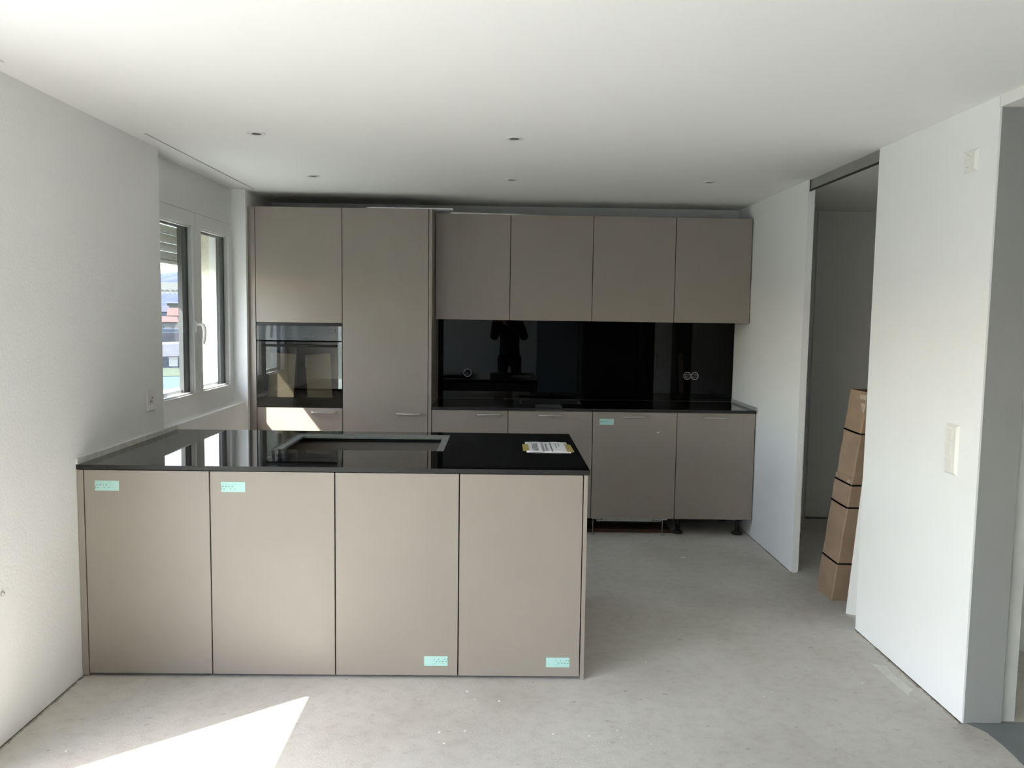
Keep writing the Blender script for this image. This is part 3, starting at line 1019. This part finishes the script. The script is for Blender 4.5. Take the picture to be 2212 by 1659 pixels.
b = B(); ring(b, ((SX0 + SX1) / 2, 2.72, .72), (0, 0, 1), .012, .04, 0, .003, 24)
obj('drain', b, M_STEEL, sk)
b = B(); box(b, 2.035, 2.225, 2.34, 2.55, Z1w + .0003, Z1w + .0012)  # dim reflection in the polished stone, put in as thin grey sheets
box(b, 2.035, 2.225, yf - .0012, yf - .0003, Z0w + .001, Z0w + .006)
tag(obj('painted_reflection', b, M_REFLGREY), 'grey sheet standing in for a dim reflection in the back worktop before the sink', 'sheet')
b = B(); box(b, R - .012, R - .001, 2.285, YW - .012, Z1w + .0003, .9425)
box(b, R - .0009 - .004, R - .001, 2.285, 2.3005, Z0w + .002, Z1w)
tag(obj('upstand_strip', b, M_UPGREY), 'grey strip along the right wall at the back worktop', 'trim strip')

# backsplash with socket holes
holes_xy = [(1.524, 1.121), (3.243, 1.119), (3.301, 1.119)]
outer = [(X4 + .0008, Z1w + .0005), (3.5985, Z1w + .0005), (3.6005, 1.541), (X4 + .0008, 1.541)]
hl = [circle(1.524, 1.121, .031), [(3.243 + .031 * math.cos(a), 1.119 + .031 * math.sin(a)) for a in [math.radians(22 + k * 316 / 22) for k in range(23)]]]
# the pair of round holes merge into one figure-of-eight opening
r_ = .031; dx_ = .029; al = math.acos(dx_ / r_)
eight = [(3.243 + r_ * math.cos(a), 1.119 + r_ * math.sin(a)) for a in [al + k * (2 * math.pi - 2 * al) / 22 for k in range(23)]]
eight += [(3.301 + r_ * math.cos(a), 1.119 + r_ * math.sin(a)) for a in [-math.pi + al + k * (2 * math.pi - 2 * al) / 22 for k in range(1, 22)]]
b = fill_with_holes(outer, [hl[0], eight], lambda x, z: (x, YW - .009, z))
r = bmesh.ops.extrude_face_region(b, geom=list(b.faces))
for g in r['geom']:
    if isinstance(g, bmesh.types.BMVert):
        g.co.y = YW - .003
tag(obj('backsplash', b, M_SPLASH), 'glossy black glass backsplash between base and wall cabinets', 'backsplash')
M_WIRE = plain('wire_grey', (0.32, 0.32, 0.36), .4)
M_WIREB = plain('wire_blue', (0.05, 0.05, 0.20), .4)
for i, (x, z) in enumerate(holes_xy):
    lb = ['round open socket hole with loose wires at the left of the black backsplash', 'left one of the two joined open socket holes in the black backsplash', 'right one of the two joined open socket holes in the black backsplash'][i]
    t = thing('socket_box', (x, YW - .006, z), lb, 'socket', 'open socket boxes in the backsplash')
    b = B(); ring(b, (x, YW - .006, z), (0, -1, 0), .0262, .0285, -.003, .0045, 30)
    obj('rim', b, M_UPGREY if i != 1 else M_WIRE, t)
    b = B(); cyl(b, (x, YW - .0028, z), (x, YW - .0008, z), .028, seg=30)
    obj('box_bottom', b, M_HOLE, t)
    for k in range(4):
        b = B()
        oz = (k - 1.5) * .010
        pts = [(x - .020 + .013 * j, YW - .006 - .004 * math.sin(j * 1.1), z + oz + .006 * math.sin(j * 1.6 + k + i) - .003 * j) for j in range(4)]
        tube(b, pts, .0013, 6)
        obj('wire', b, M_WIREB if (i == 0 and k % 2) else M_WIRE, t)

# ------------------------------------------------------------------ wall fittings
# socket on the left wall
t = thing('wall_socket', (0, .733, 1.062), 'white wall socket on the left wall above the island worktop', 'socket')
b = B(); box(b, 0.0, .007, .688, .778, 1.064, 1.170, bev=.002)
pl = obj('cover_plate', b, M_WHITEPL, t)
b = B()
cx, cz = .733, 1.117
hexp = [(0, cx - .024, cz), (0, cx - .014, cz + .015), (0, cx + .014, cz + .015), (0, cx + .024, cz), (0, cx + .014, cz - .015), (0, cx - .014, cz - .015)]
hexp = [(0, cx + (p[1] - cx) * .7 + (p[2] - cz) * .7, cz + (p[2] - cz) * .7 + (p[1] - cx) * .75) for p in hexp]
prism(b, hexp, 0, .0068, .0088)
obj('socket_insert', b, plain('insert_white', (.48, .48, .46), .4), pl)
b = B()
for dy, dz in ((-.012, -.006), (.010, .012), (.004, -.008)):
    cyl(b, (.008, cx + dy, cz + dz), (.0093, cx + dy, cz + dz), .003, seg=12)
obj('pin_hole', b, M_HOLE, pl)

# light switches by the hall opening
t = thing('light_switch', (R, -.178, .955), 'tall white triple switch plate on the right wall by the hall opening', 'switch')
b = B()
x = R
def plate(bm, y0, y1, z0, z1, d=.009, ins=.012):
    hexa(bm, [(x, y0, z0), (x, y1, z0), (x, y1, z1), (x, y0, z1)], [(x - d, y0 + ins, z0 + ins), (x - d, y1 - ins, z0 + ins), (x - d, y1 - ins, z1 - ins), (x - d, y0 + ins, z1 - ins)])
plate(b, -.224, -.131, .955, 1.162)
pl = obj('cover_plate', b, M_WHITEPL, t)
for k, (z0, z1) in enumerate(((1.096, 1.138), (1.037, 1.077), (.976, 1.016))):
    b = B(); box(b, x - .0135, x - .009, -.188, -.146, z0, z1, bev=.001)
    if k == 0:
        box(b, x - .0139, x - .0135, -.187, -.147, 1.1165, 1.1175)
    obj('rocker', b, M_WHITEPL, pl)
t = thing('light_switch', (R, -.19, 2.153), 'white switch plate high on the right wall near the ceiling', 'switch')
b = B(); plate(b, -.237, -.143, 2.153, 2.242)
pl = obj('cover_plate', b, M_WHITEPL, t)
b = B(); box(b, x - .0125, x - .009, -.199, -.165, 2.202, 2.216, bev=.001)
obj('toggle', b, M_WHITEPL, pl)
for z in (2.222, 2.174):
    b = B(); cyl(b, (x - .0093, -.180, z), (x - .0088, -.180, z), .0022, seg=10)
    obj('screw', b, M_INK, pl)
# small round fixing on the left wall
b = B()
bmesh.ops.create_uvsphere(b, u_segments=16, v_segments=10, radius=.008, matrix=Matrix.Translation((.003, -.533, .552)))
tag(obj('wall_fixing', b, M_STEEL), 'tiny round metal fixing low on the left wall', 'fixing')

# sliding-door track in the ceiling of the pantry opening
t = thing('sliding_door_track', (R + .02, 1.05, 2.335), 'grey metal sliding-door track across the top of the pantry opening', 'door track')
b = B(); box(b, R + .010, R + .014, .602, 1.504, 2.345, H - .0015)
box(b, R + .050, R + .054, .602, 1.504, 2.378, H - .0015); box(b, R + .014, R + .05, .602, 1.504, H - .008, H - .0015)
obj('rail', b, M_ALU, t)
b = B(); box(b, R + .004, R + .0095, .602, 1.504, 2.334, 2.3445)
box(b, R + .006, R + .0098, 1.498, 1.504, 2.345, H - .002)
obj('brush_seal', b, M_BLACKPL, t)

# ------------------------------------------------------------------ cardboard box and white board in the opening
def lean(x, y, z):      # shear toward the viewer with height
    return (x, y - .264 * z, z)
t = thing('cardboard_box', (3.73, 1.12, 0), 'tall brown cardboard box with black straps leaning in the pantry opening', 'box')
bxx0, bxx1, byy0, byy1 = 3.655, 3.80, 1.020, 1.226
def boxshell(z0, z1, e, top_open, name, chip=0.0):
    b = B()
    x0, x1, y0, y1 = bxx0 - e, bxx1 + e, byy0 - e, byy1 + e
    N = 9
    th = .004
    rings = []
    cr = .006
    prof = [(x0, y0 + cr), (x0 + cr, y0), (x1 - cr, y0), (x1, y0 + cr), (x1, y1 - cr), (x1 - cr, y1), (x0 + cr, y1), (x0, y1 - cr)]
    for k in range(N + 1):
        z = z0 + (z1 - z0) * k / N
        cxm, cym = (x0 + x1) / 2, (y0 + y1) / 2
        s = 1 - chip * max(0, 1 - (z - z0) / .06)
        wob = .0012 * math.sin(k * 2.1)
        rings.append([b.verts.new(lean(cxm + (px - cxm) * s + wob, cym + (py - cym) * s - wob, z)) for px, py in prof])
    for a, c in zip(rings, rings[1:]):
        for i in range(8):
            b.faces.new((a[i], a[(i + 1) % 8], c[(i + 1) % 8], c[i]))
    b.faces.new(rings[0])
    if top_open:
        inner = []
        for (dz) in (0, -.25):
            z = z1 + dz
            cxm, cym = (x0 + x1) / 2, (y0 + y1) / 2
            inner.append([b.verts.new(lean(cxm + (px - cxm) * (1 - 2 * th / (x1 - x0)), cym + (py - cym) * (1 - 2 * th / (y1 - y0)), z)) for px, py in prof])
        for i in range(8):
            f = b.faces.new((rings[-1][i], rings[-1][(i + 1) % 8], inner[0][(i + 1) % 8], inner[0][i])); f.material_index = 0
            f = b.faces.new((inner[0][i], inner[0][(i + 1) % 8], inner[1][(i + 1) % 8], inner[1][i])); f.material_index = 1
        f = b.faces.new(inner[1]); f.material_index = 1
    else:
        b.faces.new(rings[-1])
    return obj(name, b, [M_CARD, M_CARD_IN], t)
boxshell(.72, 1.205, 0.0, True, 'upper_sleeve')
lo = boxshell(.0, .735, .004, False, 'lower_sleeve', .05)
def strap(z, e, sag):
    b = B()
    x0, x1, y0, y1 = bxx0 - e, bxx1 + e, byy0 - e, byy1 + e
    cr = .006
    prof = [(x0, y1 - cr, 0), (x0, y0 + .35 * (y1 - y0), -sag * .8), (x0, y0 + cr, -sag), (x0 + cr, y0, -sag), (x1 - cr, y0, -sag), (x1, y0 + cr, -sag), (x1, y1 - cr, 0), (x1 - cr, y1, 0), (x0 + cr, y1, 0)]
    w = .010
    n = len(prof)
    lo_, hi_ = [], []
    for px, py, dz in prof:
        lo_.append(b.verts.new(lean(px, py, z + dz - w / 2))); hi_.append(b.verts.new(lean(px, py, z + dz + w / 2)))
    for i in range(n):
        b.faces.new((lo_[i], lo_[(i + 1) % n], hi_[(i + 1) % n], hi_[i]))
    r = bmesh.ops.solidify(b, geom=list(b.faces), thickness=.0012)
    obj('strap', b, M_BLACKPL, t)
strap(.985, .0016, .004); strap(.700, .0056, .004); strap(.570, .0056, .004); strap(.235, .0056, .004)
b = B()
hexa(b, [lean(bxx0 - .0045, .02 + byy0 + .015, .66), lean(bxx0 - .0045, byy0 + .05, .66), lean(bxx0 - .004, byy0 + .05, .66), lean(bxx0 - .004, byy0 + .035, .66)],
     [lean(bxx0 - .0048, byy0 + .010, .72), lean(bxx0 - .0048, byy0 + .05, .72), lean(bxx0 - .004, byy0 + .05, .72), lean(bxx0 - .004, byy0 + .010, .72)])
obj('clear_tape', b, M_CLEARTAPE, lo)
b = B()
hexa(b, [lean(bxx0 - .0008, byy0 + .002, 1.10), lean(bxx0 - .0008, byy0 + .025, 1.10), lean(bxx0 + .0, byy0 + .025, 1.10), lean(bxx0 + .0, byy0 + .002, 1.10)],
     [lean(bxx0 - .0008, byy0 + .002, 1.19), lean(bxx0 - .0008, byy0 + .085, 1.185), lean(bxx0 + .0, byy0 + .085, 1.185), lean(bxx0 + .0, byy0 + .002, 1.19)])
obj('clear_tape', b, M_CLEARTAPE, t)
# white panel
b = B()
dx, dy = .145, -.095
def lb_(x, y, z):
    return (x, y - .159 * z, z)
zt2 = .80
nx_, ny_ = .003, .007
hexa(b, [(3.652, .823, 0), (3.652 + dx, .823 + dy, 0), (3.652 + dx + .008, .823 + dy + .012, 0), (3.660, .835, 0)],
     [lb_(3.652, .823, zt2), lb_(3.652 + dx, .823 + dy, zt2), lb_(3.660 + dx, .835 + dy, zt2), lb_(3.660, .835, zt2)])
wb_ = tag(obj('white_board', b, M_PVC), 'white board leaning in front of the cardboard box', 'board')
b = B()
hexa(b, [(3.6515, .8235, 0), (3.6520, .8230, 0), (3.6600, .8350, 0), (3.6592, .8356, 0)], [lb_(3.6515, .8235, zt2), lb_(3.6520, .8230, zt2), lb_(3.6600, .8350, zt2), lb_(3.6592, .8356, zt2)])
obj('board_edge', b, plain('board_core', (.30, .27, .22), .8), wb_, 'grey-brown board edge')

# ------------------------------------------------------------------ plaster crumbs on the floor
b = B()
crumbs = [(2.0, -.45), (1.72, .12 - .3), (2.7, .9), (3.3, .4), (3.25, 1.2), (2.6, 1.5), (3.05, 2.2), (3.4, 2.25), (2.9, -.2), (3.35, .1), (3.38, -.02), (.35, -.6), (2.3, -.5), (1.6, -.52), (3.5, 1.9), (3.45, 2.1), (2.75, 2.25), (2.5, .2)]
for (cx, cy) in crumbs:
    for k in range(3):
        px, py = cx + random.gauss(0, .05), cy + random.gauss(0, .05)
        if px > 3.58:
            continue
        s = random.uniform(.002, .005)
        n = 6
        pts = [(px + s * random.uniform(.6, 1.3) * math.cos(a), py + s * random.uniform(.6, 1.3) * math.sin(a), 0) for a in [2 * math.pi * i / n for i in range(n)]]
        prism(b, pts, 2, 0.0001, s * .5)
o = tag(obj('plaster_crumbs', b, M_CHIP), 'small white plaster crumbs scattered on the screed floor', 'crumbs')
o['kind'] = 'stuff'
b = B()
prism(b, [(3.500, .195, 0), (3.535, .170, 0), (3.560, .165, 0), (3.548, .10, 0), (3.552, .02, 0), (3.562, -.07, 0), (3.530, -.10, 0), (3.512, -.135, 0)], 2, .0001, .0005)
struct('trim_7', b, plain('pale_screed_patch', (0.60, 0.59, 0.555), .85, vary=.08, vscale=20))
b = B(); prism(b, [(2.978, 1.795, 0), (2.995, 1.782, 0), (3.012, 1.790, 0), (3.010, 1.812, 0), (2.990, 1.820, 0)], 2, .0002, .004)
tag(obj('plaster_chip', b, M_CHIP), 'white plaster chip on the floor in front of the base cabinets', 'chip')

# ------------------------------------------------------------------ balcony and land outside
b = B(); box(b, -2.3, FX - .001, -6.6, -.4, -.25, -.05)
balc = tag(obj('balcony_slab', b, plain('balcony_concrete', (.42, .41, .39), .9, vary=.1)), 'grey concrete balcony slab outside the tall window', 'balcony')

TD = Vector((-.3731, .9278, 0)); SD = Vector((.9278, .3731, 0))
def at(t, s, z):
    p = CP + TD * t + SD * s
    return Vector((p.x, p.y, z))
def obox(bm, t0, t1, s0, s1, z0, z1, mi=0):
    hexa(bm, [at(t0, s0, z0), at(t0, s1, z0), at(t1, s1, z0), at(t1, s0, z0)], [at(t0, s0, z1), at(t0, s1, z1), at(t1, s1, z1), at(t1, s0, z1)], mi)
GZ = -9.0
b = B()
vs = [b.verts.new((x, y, GZ - .08)) for x, y in ((-900, -700), (500, -700), (500, 900), (-900, 900))]
b.faces.new(vs)
g = struct('ground', b, plain('distant_land', (.22, .24, .18), .95, vary=.25, vscale=.03))
def land(name, t0, t1, s0, s1, z, mat, label, cat):
    b = B(); obox(b, t0, t1, s0, s1, z - .1, z + .03)
    return tag(obj(name, b, mat), label, cat)
b = B(); obox(b, 55, 540, -90, 90, GZ - .05, GZ - .002)
tag(obj('meadow', b, plain('meadow_far', (.045, .05, .04), .95, vary=.3, vscale=.05)), 'grey-green valley floor between the buildings', 'meadow')
land('sports_court', 116, 139, -25, 25, GZ + .1, plain('court_blue', (.042, .068, .11), .8), 'blue sports court seen through the left window pane', 'court')
c = land('court_line', 114.6, 115.9, -25, 25, GZ + .12, plain('court_paint', (.16, .17, .18), .8), 'white line along the near edge of the blue court', 'line')
land('pale_roof', 70, 114.4, -20, 20, GZ + .2, plain('pale_roof_mat', (.095, .11, .12), .8), 'pale flat roof below the blue court', 'roof')
land('lawn', 140, 158, -40, 40, GZ + .12, plain('grass_green', (.042, .054, .020), .95, vary=.2, vscale=.4), 'green lawn behind the blue court', 'lawn')
land('lawn', 262, 299, -70, 70, GZ + .12, plain('grass_green2', (.045, .075, .038), .95, vary=.2, vscale=.2), 'far green lawn above the white balcony wall', 'lawn')
b = B()
for k in range(26):
    s = -30 + k * 2.4 + random.uniform(-.6, .6)
    h = random.uniform(1.2, 2.6)
    obox(b, 160 + random.uniform(0, 3), 166, s, s + random.uniform(.8, 2.2), GZ, GZ + h)
o = tag(obj('parked_bicycles', b, plain('dark_clutter', (.018, .022, .028), .6, vary=.6, vscale=2)), 'dark clutter row behind the near lawn', 'clutter'); o['kind'] = 'stuff'
b = B(); obox(b, 200, 204, -60, 60, GZ, GZ + 5.6)
tag(obj('low_building', b, plain('low_building_wall', (.030, .031, .036), .7, vary=.3, vscale=.5)), 'dark low building under the white balcony wall', 'building')
# neighbouring balcony: awning with scalloped valance above, white parapet below
T0 = 30.0
t = thing('neighbour_balcony', tuple(at(T0, 0, .03)), 'white neighbouring balcony with parapet seen through the left pane', 'balcony')
b = B()
hexa(b, [at(T0, -1.2, -.02), at(T0, 1.6, .06), at(T0 + 2, 1.6, .06), at(T0 + 2, -1.2, -.02)], [at(T0, -1.2, .38), at(T0, 1.6, .50), at(T0 + 2, 1.6, .50), at(T0 + 2, -1.2, .38)])
obj('parapet', b, plain('white_render', (.135, .13, .14), .8), t)
b = B()
obox(b, T0, T0 + .06, -1.3, 1.6, 2.20, 2.46)
obox(b, T0, T0 + 2.2, -1.3, 1.6, 2.46, 2.52)
aw = obj('awning', b, plain('awning_cloth', (.14, .14, .125), .8), t)
b = B()
for k in range(18):
    c_ = at(T0, -1.3 + .08 + k * .16, 2.20)
    cyl(b, c_, c_ + TD * .06, .08, seg=14)
obj('scalloped_valance', b, bpy.data.materials['awning_cloth'], aw)
b = B(); obox(b, T0 + .2, T0 + .4, 1.5, 1.7, .4, 2.5)
obj('post', b, bpy.data.materials['white_render'], t)
# houses
def house(s, tt, w, d, zb, zw, zr, wallc, roofc, label):
    t = thing('house', tuple(at(tt, s, zb)), label, 'house', 'houses in the valley')
    b = B(); obox(b, tt, tt + d, s - w / 2, s + w / 2, zb, zw)
    wl_ = obj('wall', b, wallc, t)
    b = B()
    p = [at(tt - .5, s - w / 2 - .5, zw), at(tt - .5, s + w / 2 + .5, zw), at(tt + d, s + w / 2 + .5, zw), at(tt + d, s - w / 2 - .5, zw), at(tt + d / 2, s - w / 2, zr), at(tt + d / 2, s + w / 2, zr)]
    v = [b.verts.new(q) for q in p]
    for f in ((0, 1, 5, 4), (2, 3, 4, 5), (0, 4, 3), (1, 2, 5), (0, 3, 2, 1)):
        b.faces.new([v[i] for i in f])
    obj('roof', b, roofc, t)
    nwin = max(2, int(w / 2.6))
    for k in range(nwin):
        for zz in (zb + (zw - zb) * .55, zb + (zw - zb) * .15):
            ss = s - w / 2 + (k + .5) * w / nwin
            b = B(); obox(b, tt - .12, tt, ss - .5, ss + .5, zz, zz + (zw - zb) * .25)
            obj('window', b, M_GASKET, t)
    return t
RED = plain('red_tiles', (.085, .045, .036), .85, vary=.2, vscale=.8)
GREYR = plain('grey_tiles', (.04, .043, .055), .85, vary=.2, vscale=.8)
CREAM = plain('cream_render', (.11, .105, .09), .9)
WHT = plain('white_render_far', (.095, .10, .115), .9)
house(3.4, 332, 9, 9, -9, -0.4, 2.6, CREAM, RED, 'house with a red roof right of the valley view')
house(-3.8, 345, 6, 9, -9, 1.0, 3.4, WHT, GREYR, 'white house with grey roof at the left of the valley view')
house(1.0, 372, 5, 8, -9, 4.6, 5.2, plain('olive_render', (.055, .06, .045), .9), GREYR, 'olive block behind the red-roofed house')
house(-1.5, 318, 7, 7, -9, -2.6, -0.6, CREAM, RED, 'low house with red roof in front of the white house')
house(16, 340, 12, 9, -9, -1.0, 2.4, WHT, RED, 'white house with red roof further right')
house(-18, 350, 12, 9, -9, -2, 1.4, CREAM, GREYR, 'cream house with grey roof further left')
b = B(); obox(b, 300, 308, -60, 60, GZ, GZ + 4.2)
tag(obj('grey_hall', b, plain('hall_bluegrey', (.028, .036, .048), .7, vary=.2, vscale=.2)), 'long blue-grey hall in front of the houses', 'building')
# wooded hill
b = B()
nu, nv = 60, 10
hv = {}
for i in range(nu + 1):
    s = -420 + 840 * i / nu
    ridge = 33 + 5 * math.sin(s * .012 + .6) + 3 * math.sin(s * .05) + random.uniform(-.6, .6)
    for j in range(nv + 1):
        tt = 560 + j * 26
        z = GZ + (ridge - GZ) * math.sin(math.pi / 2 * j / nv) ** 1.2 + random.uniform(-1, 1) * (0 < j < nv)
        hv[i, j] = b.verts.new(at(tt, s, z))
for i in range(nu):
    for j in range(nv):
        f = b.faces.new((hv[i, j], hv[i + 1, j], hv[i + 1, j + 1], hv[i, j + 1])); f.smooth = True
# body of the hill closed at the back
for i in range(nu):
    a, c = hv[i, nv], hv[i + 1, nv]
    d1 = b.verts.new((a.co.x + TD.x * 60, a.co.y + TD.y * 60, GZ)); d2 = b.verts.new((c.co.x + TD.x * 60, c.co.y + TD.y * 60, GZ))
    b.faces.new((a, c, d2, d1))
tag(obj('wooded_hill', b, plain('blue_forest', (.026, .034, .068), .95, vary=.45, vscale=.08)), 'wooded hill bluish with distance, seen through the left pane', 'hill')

# ------------------------------------------------------------------ the photographer, mirrored in the black glass
def skin(name, verts, edges, radii, mat, parent, root=0, sub=2):
    me = bpy.data.meshes.new(name)
    me.from_pydata(verts, edges, [])
    o = bpy.data.objects.new(name, me); COL.objects.link(o)
    m = o.modifiers.new('Skin', 'SKIN'); m.use_smooth_shade = True
    for i, v in enumerate(me.skin_vertices[0].data):
        rr = radii[i]
        v.radius = rr if isinstance(rr, tuple) else (rr, rr)
        v.use_root = (i == root)
    s = o.modifiers.new('Sub', 'SUBSURF'); s.levels = sub; s.render_levels = sub
    bpy.context.view_layer.update()
    me2 = bpy.data.meshes.new_from_object(o.evaluated_get(bpy.context.evaluated_depsgraph_get()))
    bpy.data.objects.remove(o); bpy.data.meshes.remove(me)
    me2.name = name
    me2.materials.clear(); me2.materials.append(mat)
    for p in me2.polygons:
        p.use_smooth = True
    n = bpy.data.objects.new(name, me2); COL.objects.link(n)
    if parent is not None:
        n.parent = parent
        n.location = -WL[parent.name]
    WL[n.name] = Vector((0, 0, 0))
    return n
PXc, PYc = 1.93, -3.86
M_SKIN = plain('skin', (.50, .31, .23), .55, vary=.06, vscale=30)
M_CLOTH = plain('dark_jacket', (.012, .013, .018), .9, vary=.2, vscale=20)
M_TROU = plain('dark_trousers', (.014, .014, .017), .9, vary=.2, vscale=20)
M_HAIR = plain('dark_hair', (.02, .014, .01), .6, vary=.3, vscale=120)
M_SHOE = plain('dark_shoes', (.015, .015, .015), .5)
t = thing('person', (PXc, PYc, 0), 'person in dark jacket holding up a phone, mirrored in the black backsplash', 'person')
def P(x, y, z):
    return (PXc + x, PYc + y, z)
HX, HY, HZ = CP.x - PXc, CP.y - PYc, CP.z        # phone, relative
V = [P(0, 0, .95), P(0, .01, 1.10), P(0, .0, 1.28), P(0, -.01, 1.43), P(0, .0, 1.52), P(0, .02, 1.60),
     P(-.17, -.01, 1.42), P(-.25, .06, 1.20), P(-.235 + .0, .26, 1.42), P(HX - .065, HY - .075, HZ - .04),
     P(.17, -.01, 1.42), P(.24, .06, 1.20), P(.06, .26, 1.42), P(HX + .085, HY - .075, HZ - .04),
     P(-.10, 0, .88), P(-.12, .02, .50), P(-.13, -.01, .09), P(-.13, .12, .04),
     P(.10, 0, .88), P(.12, .02, .50), P(.13, -.01, .09), P(.13, .12, .04), P(0, .025, 1.66), P(0, .02, 1.72)]
E_ = [(0, 1), (1, 2), (2, 3), (3, 4), (4, 5), (3, 6), (6, 7), (7, 8), (8, 9), (3, 10), (10, 11), (11, 12), (12, 13), (0, 14), (14, 15), (15, 16), (16, 17), (0, 18), (18, 19), (19, 20), (20, 21), (5, 22), (22, 23)]
Rd = [(.15, .10), (.13, .10), (.15, .11), (.13, .09), .05, .055, .055, .042, .035, .024, .055, .042, .035, .024, .085, .055, .038, .035, .085, .055, .038, .035, (.075, .092), (.06, .07)]
body = skin('body', V, E_, Rd, M_SKIN, t)
# jacket over torso and arms, trousers over legs
Vj = [P(0, 0, .84), P(0, .005, .98), P(0, .01, 1.12), P(0, 0, 1.28), P(0, -.01, 1.42), P(-.17, -.01, 1.42), P(-.26, .06, 1.19), P(-.24, .26, 1.415), P(.17, -.01, 1.42), P(.25, .06, 1.19), P(.065, .26, 1.415),
      P(HX - .075, HY - .115, HZ - .06), P(HX + .090, HY - .115, HZ - .06)]
Ej = [(0, 1), (1, 2), (2, 3), (3, 4), (4, 5), (5, 6), (6, 7), (4, 8), (8, 9), (9, 10), (7, 11), (10, 12)]
Rj = [(.19, .13), (.18, .13), (.165, .125), (.18, .135), (.145, .11), .078, .066, .052, .078, .066, .052, .038, .038]
skin('jacket', Vj, Ej, Rj, M_CLOTH, t)
Vt = [P(0, 0, .93), P(-.10, 0, .84), P(-.12, .02, .50), P(-.13, -.01, .10), P(.10, 0, .84), P(.12, .02, .50), P(.13, -.01, .10)]
skin('trousers', Vt, [(0, 1), (1, 2), (2, 3), (0, 4), (4, 5), (5, 6)], [(.15, .12), .105, .075, .06, .105, .075, .06], M_TROU, t)
for sx in (-.13, .13):
    skin('shoe', [P(sx, -.05, .045), P(sx, .06, .045), P(sx, .18, .035)], [(0, 1), (1, 2)], [(.05, .045), (.05, .045), (.048, .035)], M_SHOE, t)
# hair, eyes, nose, mouth, ears
b = B()
bmesh.ops.create_uvsphere(b, u_segments=24, v_segments=16, radius=1.0)
for v in b.verts:
    x_, y_, z_ = v.co
    v.co = Vector(P(x_ * .083, -.005 + y_ * .100, 1.715 + z_ * (.075 if z_ > 0 else .07 * (1 if y_ < .2 else .1))))
obj('hair', b, M_HAIR, t)
b = B()
for sx in (-.032, .032):
    bmesh.ops.create_uvsphere(b, u_segments=12, v_segments=8, radius=.012, matrix=Matrix.Translation(P(sx, .098, 1.665)))
obj('eyes', b, M_WHITEPL, t)
skin('nose', [P(0, .10, 1.665), P(0, .118, 1.63)], [(0, 1)], [.009, .013], M_SKIN, t)
b = B(); box(b, PXc - .024, PXc + .024, PYc + .092, PYc + .104, 1.590, 1.600, bev=.003)
obj('mouth', b, plain('lips', (.36, .16, .14), .5), t)
for sx in (-.078, .078):
    skin('ear', [P(sx, .01, 1.68), P(sx * 1.05, .0, 1.64)], [(0, 1)], [(.010, .018), (.009, .014)], M_SKIN, t)
# hands holding the phone from both sides
def hand(side):
    cx = HX + side * .075
    wr = P(cx + side * .010, HY - .075, HZ - .04)
    pv = [wr, P(cx + side * .006, HY - .045, HZ - .025), P(cx, HY - .028, HZ - .01)]
    e = [(0, 1), (1, 2)]
    rd = [(.024, .020), (.034, .016), (.032, .014)]
    lens = [.9, 1.0, .95, .78]
    for k in range(4):
        z = HZ + .020 - k * .019
        L = lens[k]
        i0 = len(pv)
        pv += [P(cx + side * .008, HY - .030, z), P(cx + side * .006, HY - .012, z + .001), P(cx - side * .014 * L, HY - .0245 - .0, z + .002), P(cx - side * .034 * L, HY - .026, z + .002)]
        rd += [.0095, .0088, .0082, .0074]
        e += [(1, i0), (i0, i0 + 1), (i0 + 1, i0 + 2), (i0 + 2, i0 + 3)]
    i0 = len(pv)
    pv += [P(cx - side * .004, HY - .050, HZ + .004), P(cx - side * .022, HY - .044, HZ + .020), P(cx - side * .034, HY - .038, HZ + .030)]
    rd += [.0115, .0100, .0088]
    e += [(1, i0), (i0, i0 + 1), (i0 + 1, i0 + 2)]
    skin('hand', pv, e, rd, M_SKIN, t, root=1)
hand(-1); hand(1)
ph = thing('phone', (CP.x, CP.y - .012, CP.z - .03), 'dark phone held up by the mirrored person', 'phone')
b = B(); box(b, CP.x - .072, CP.x + .072, CP.y - .0175, CP.y - .0085, CP.z - .036, CP.z + .036, bev=.003)
obj('phone_body', b, M_BLACKPL, ph)
b = B(); cyl(b, (CP.x, CP.y - .0085, CP.z), (CP.x, CP.y - .0060, CP.z), .007, seg=20)
obj('camera_lens', b, M_SPLASH, ph)
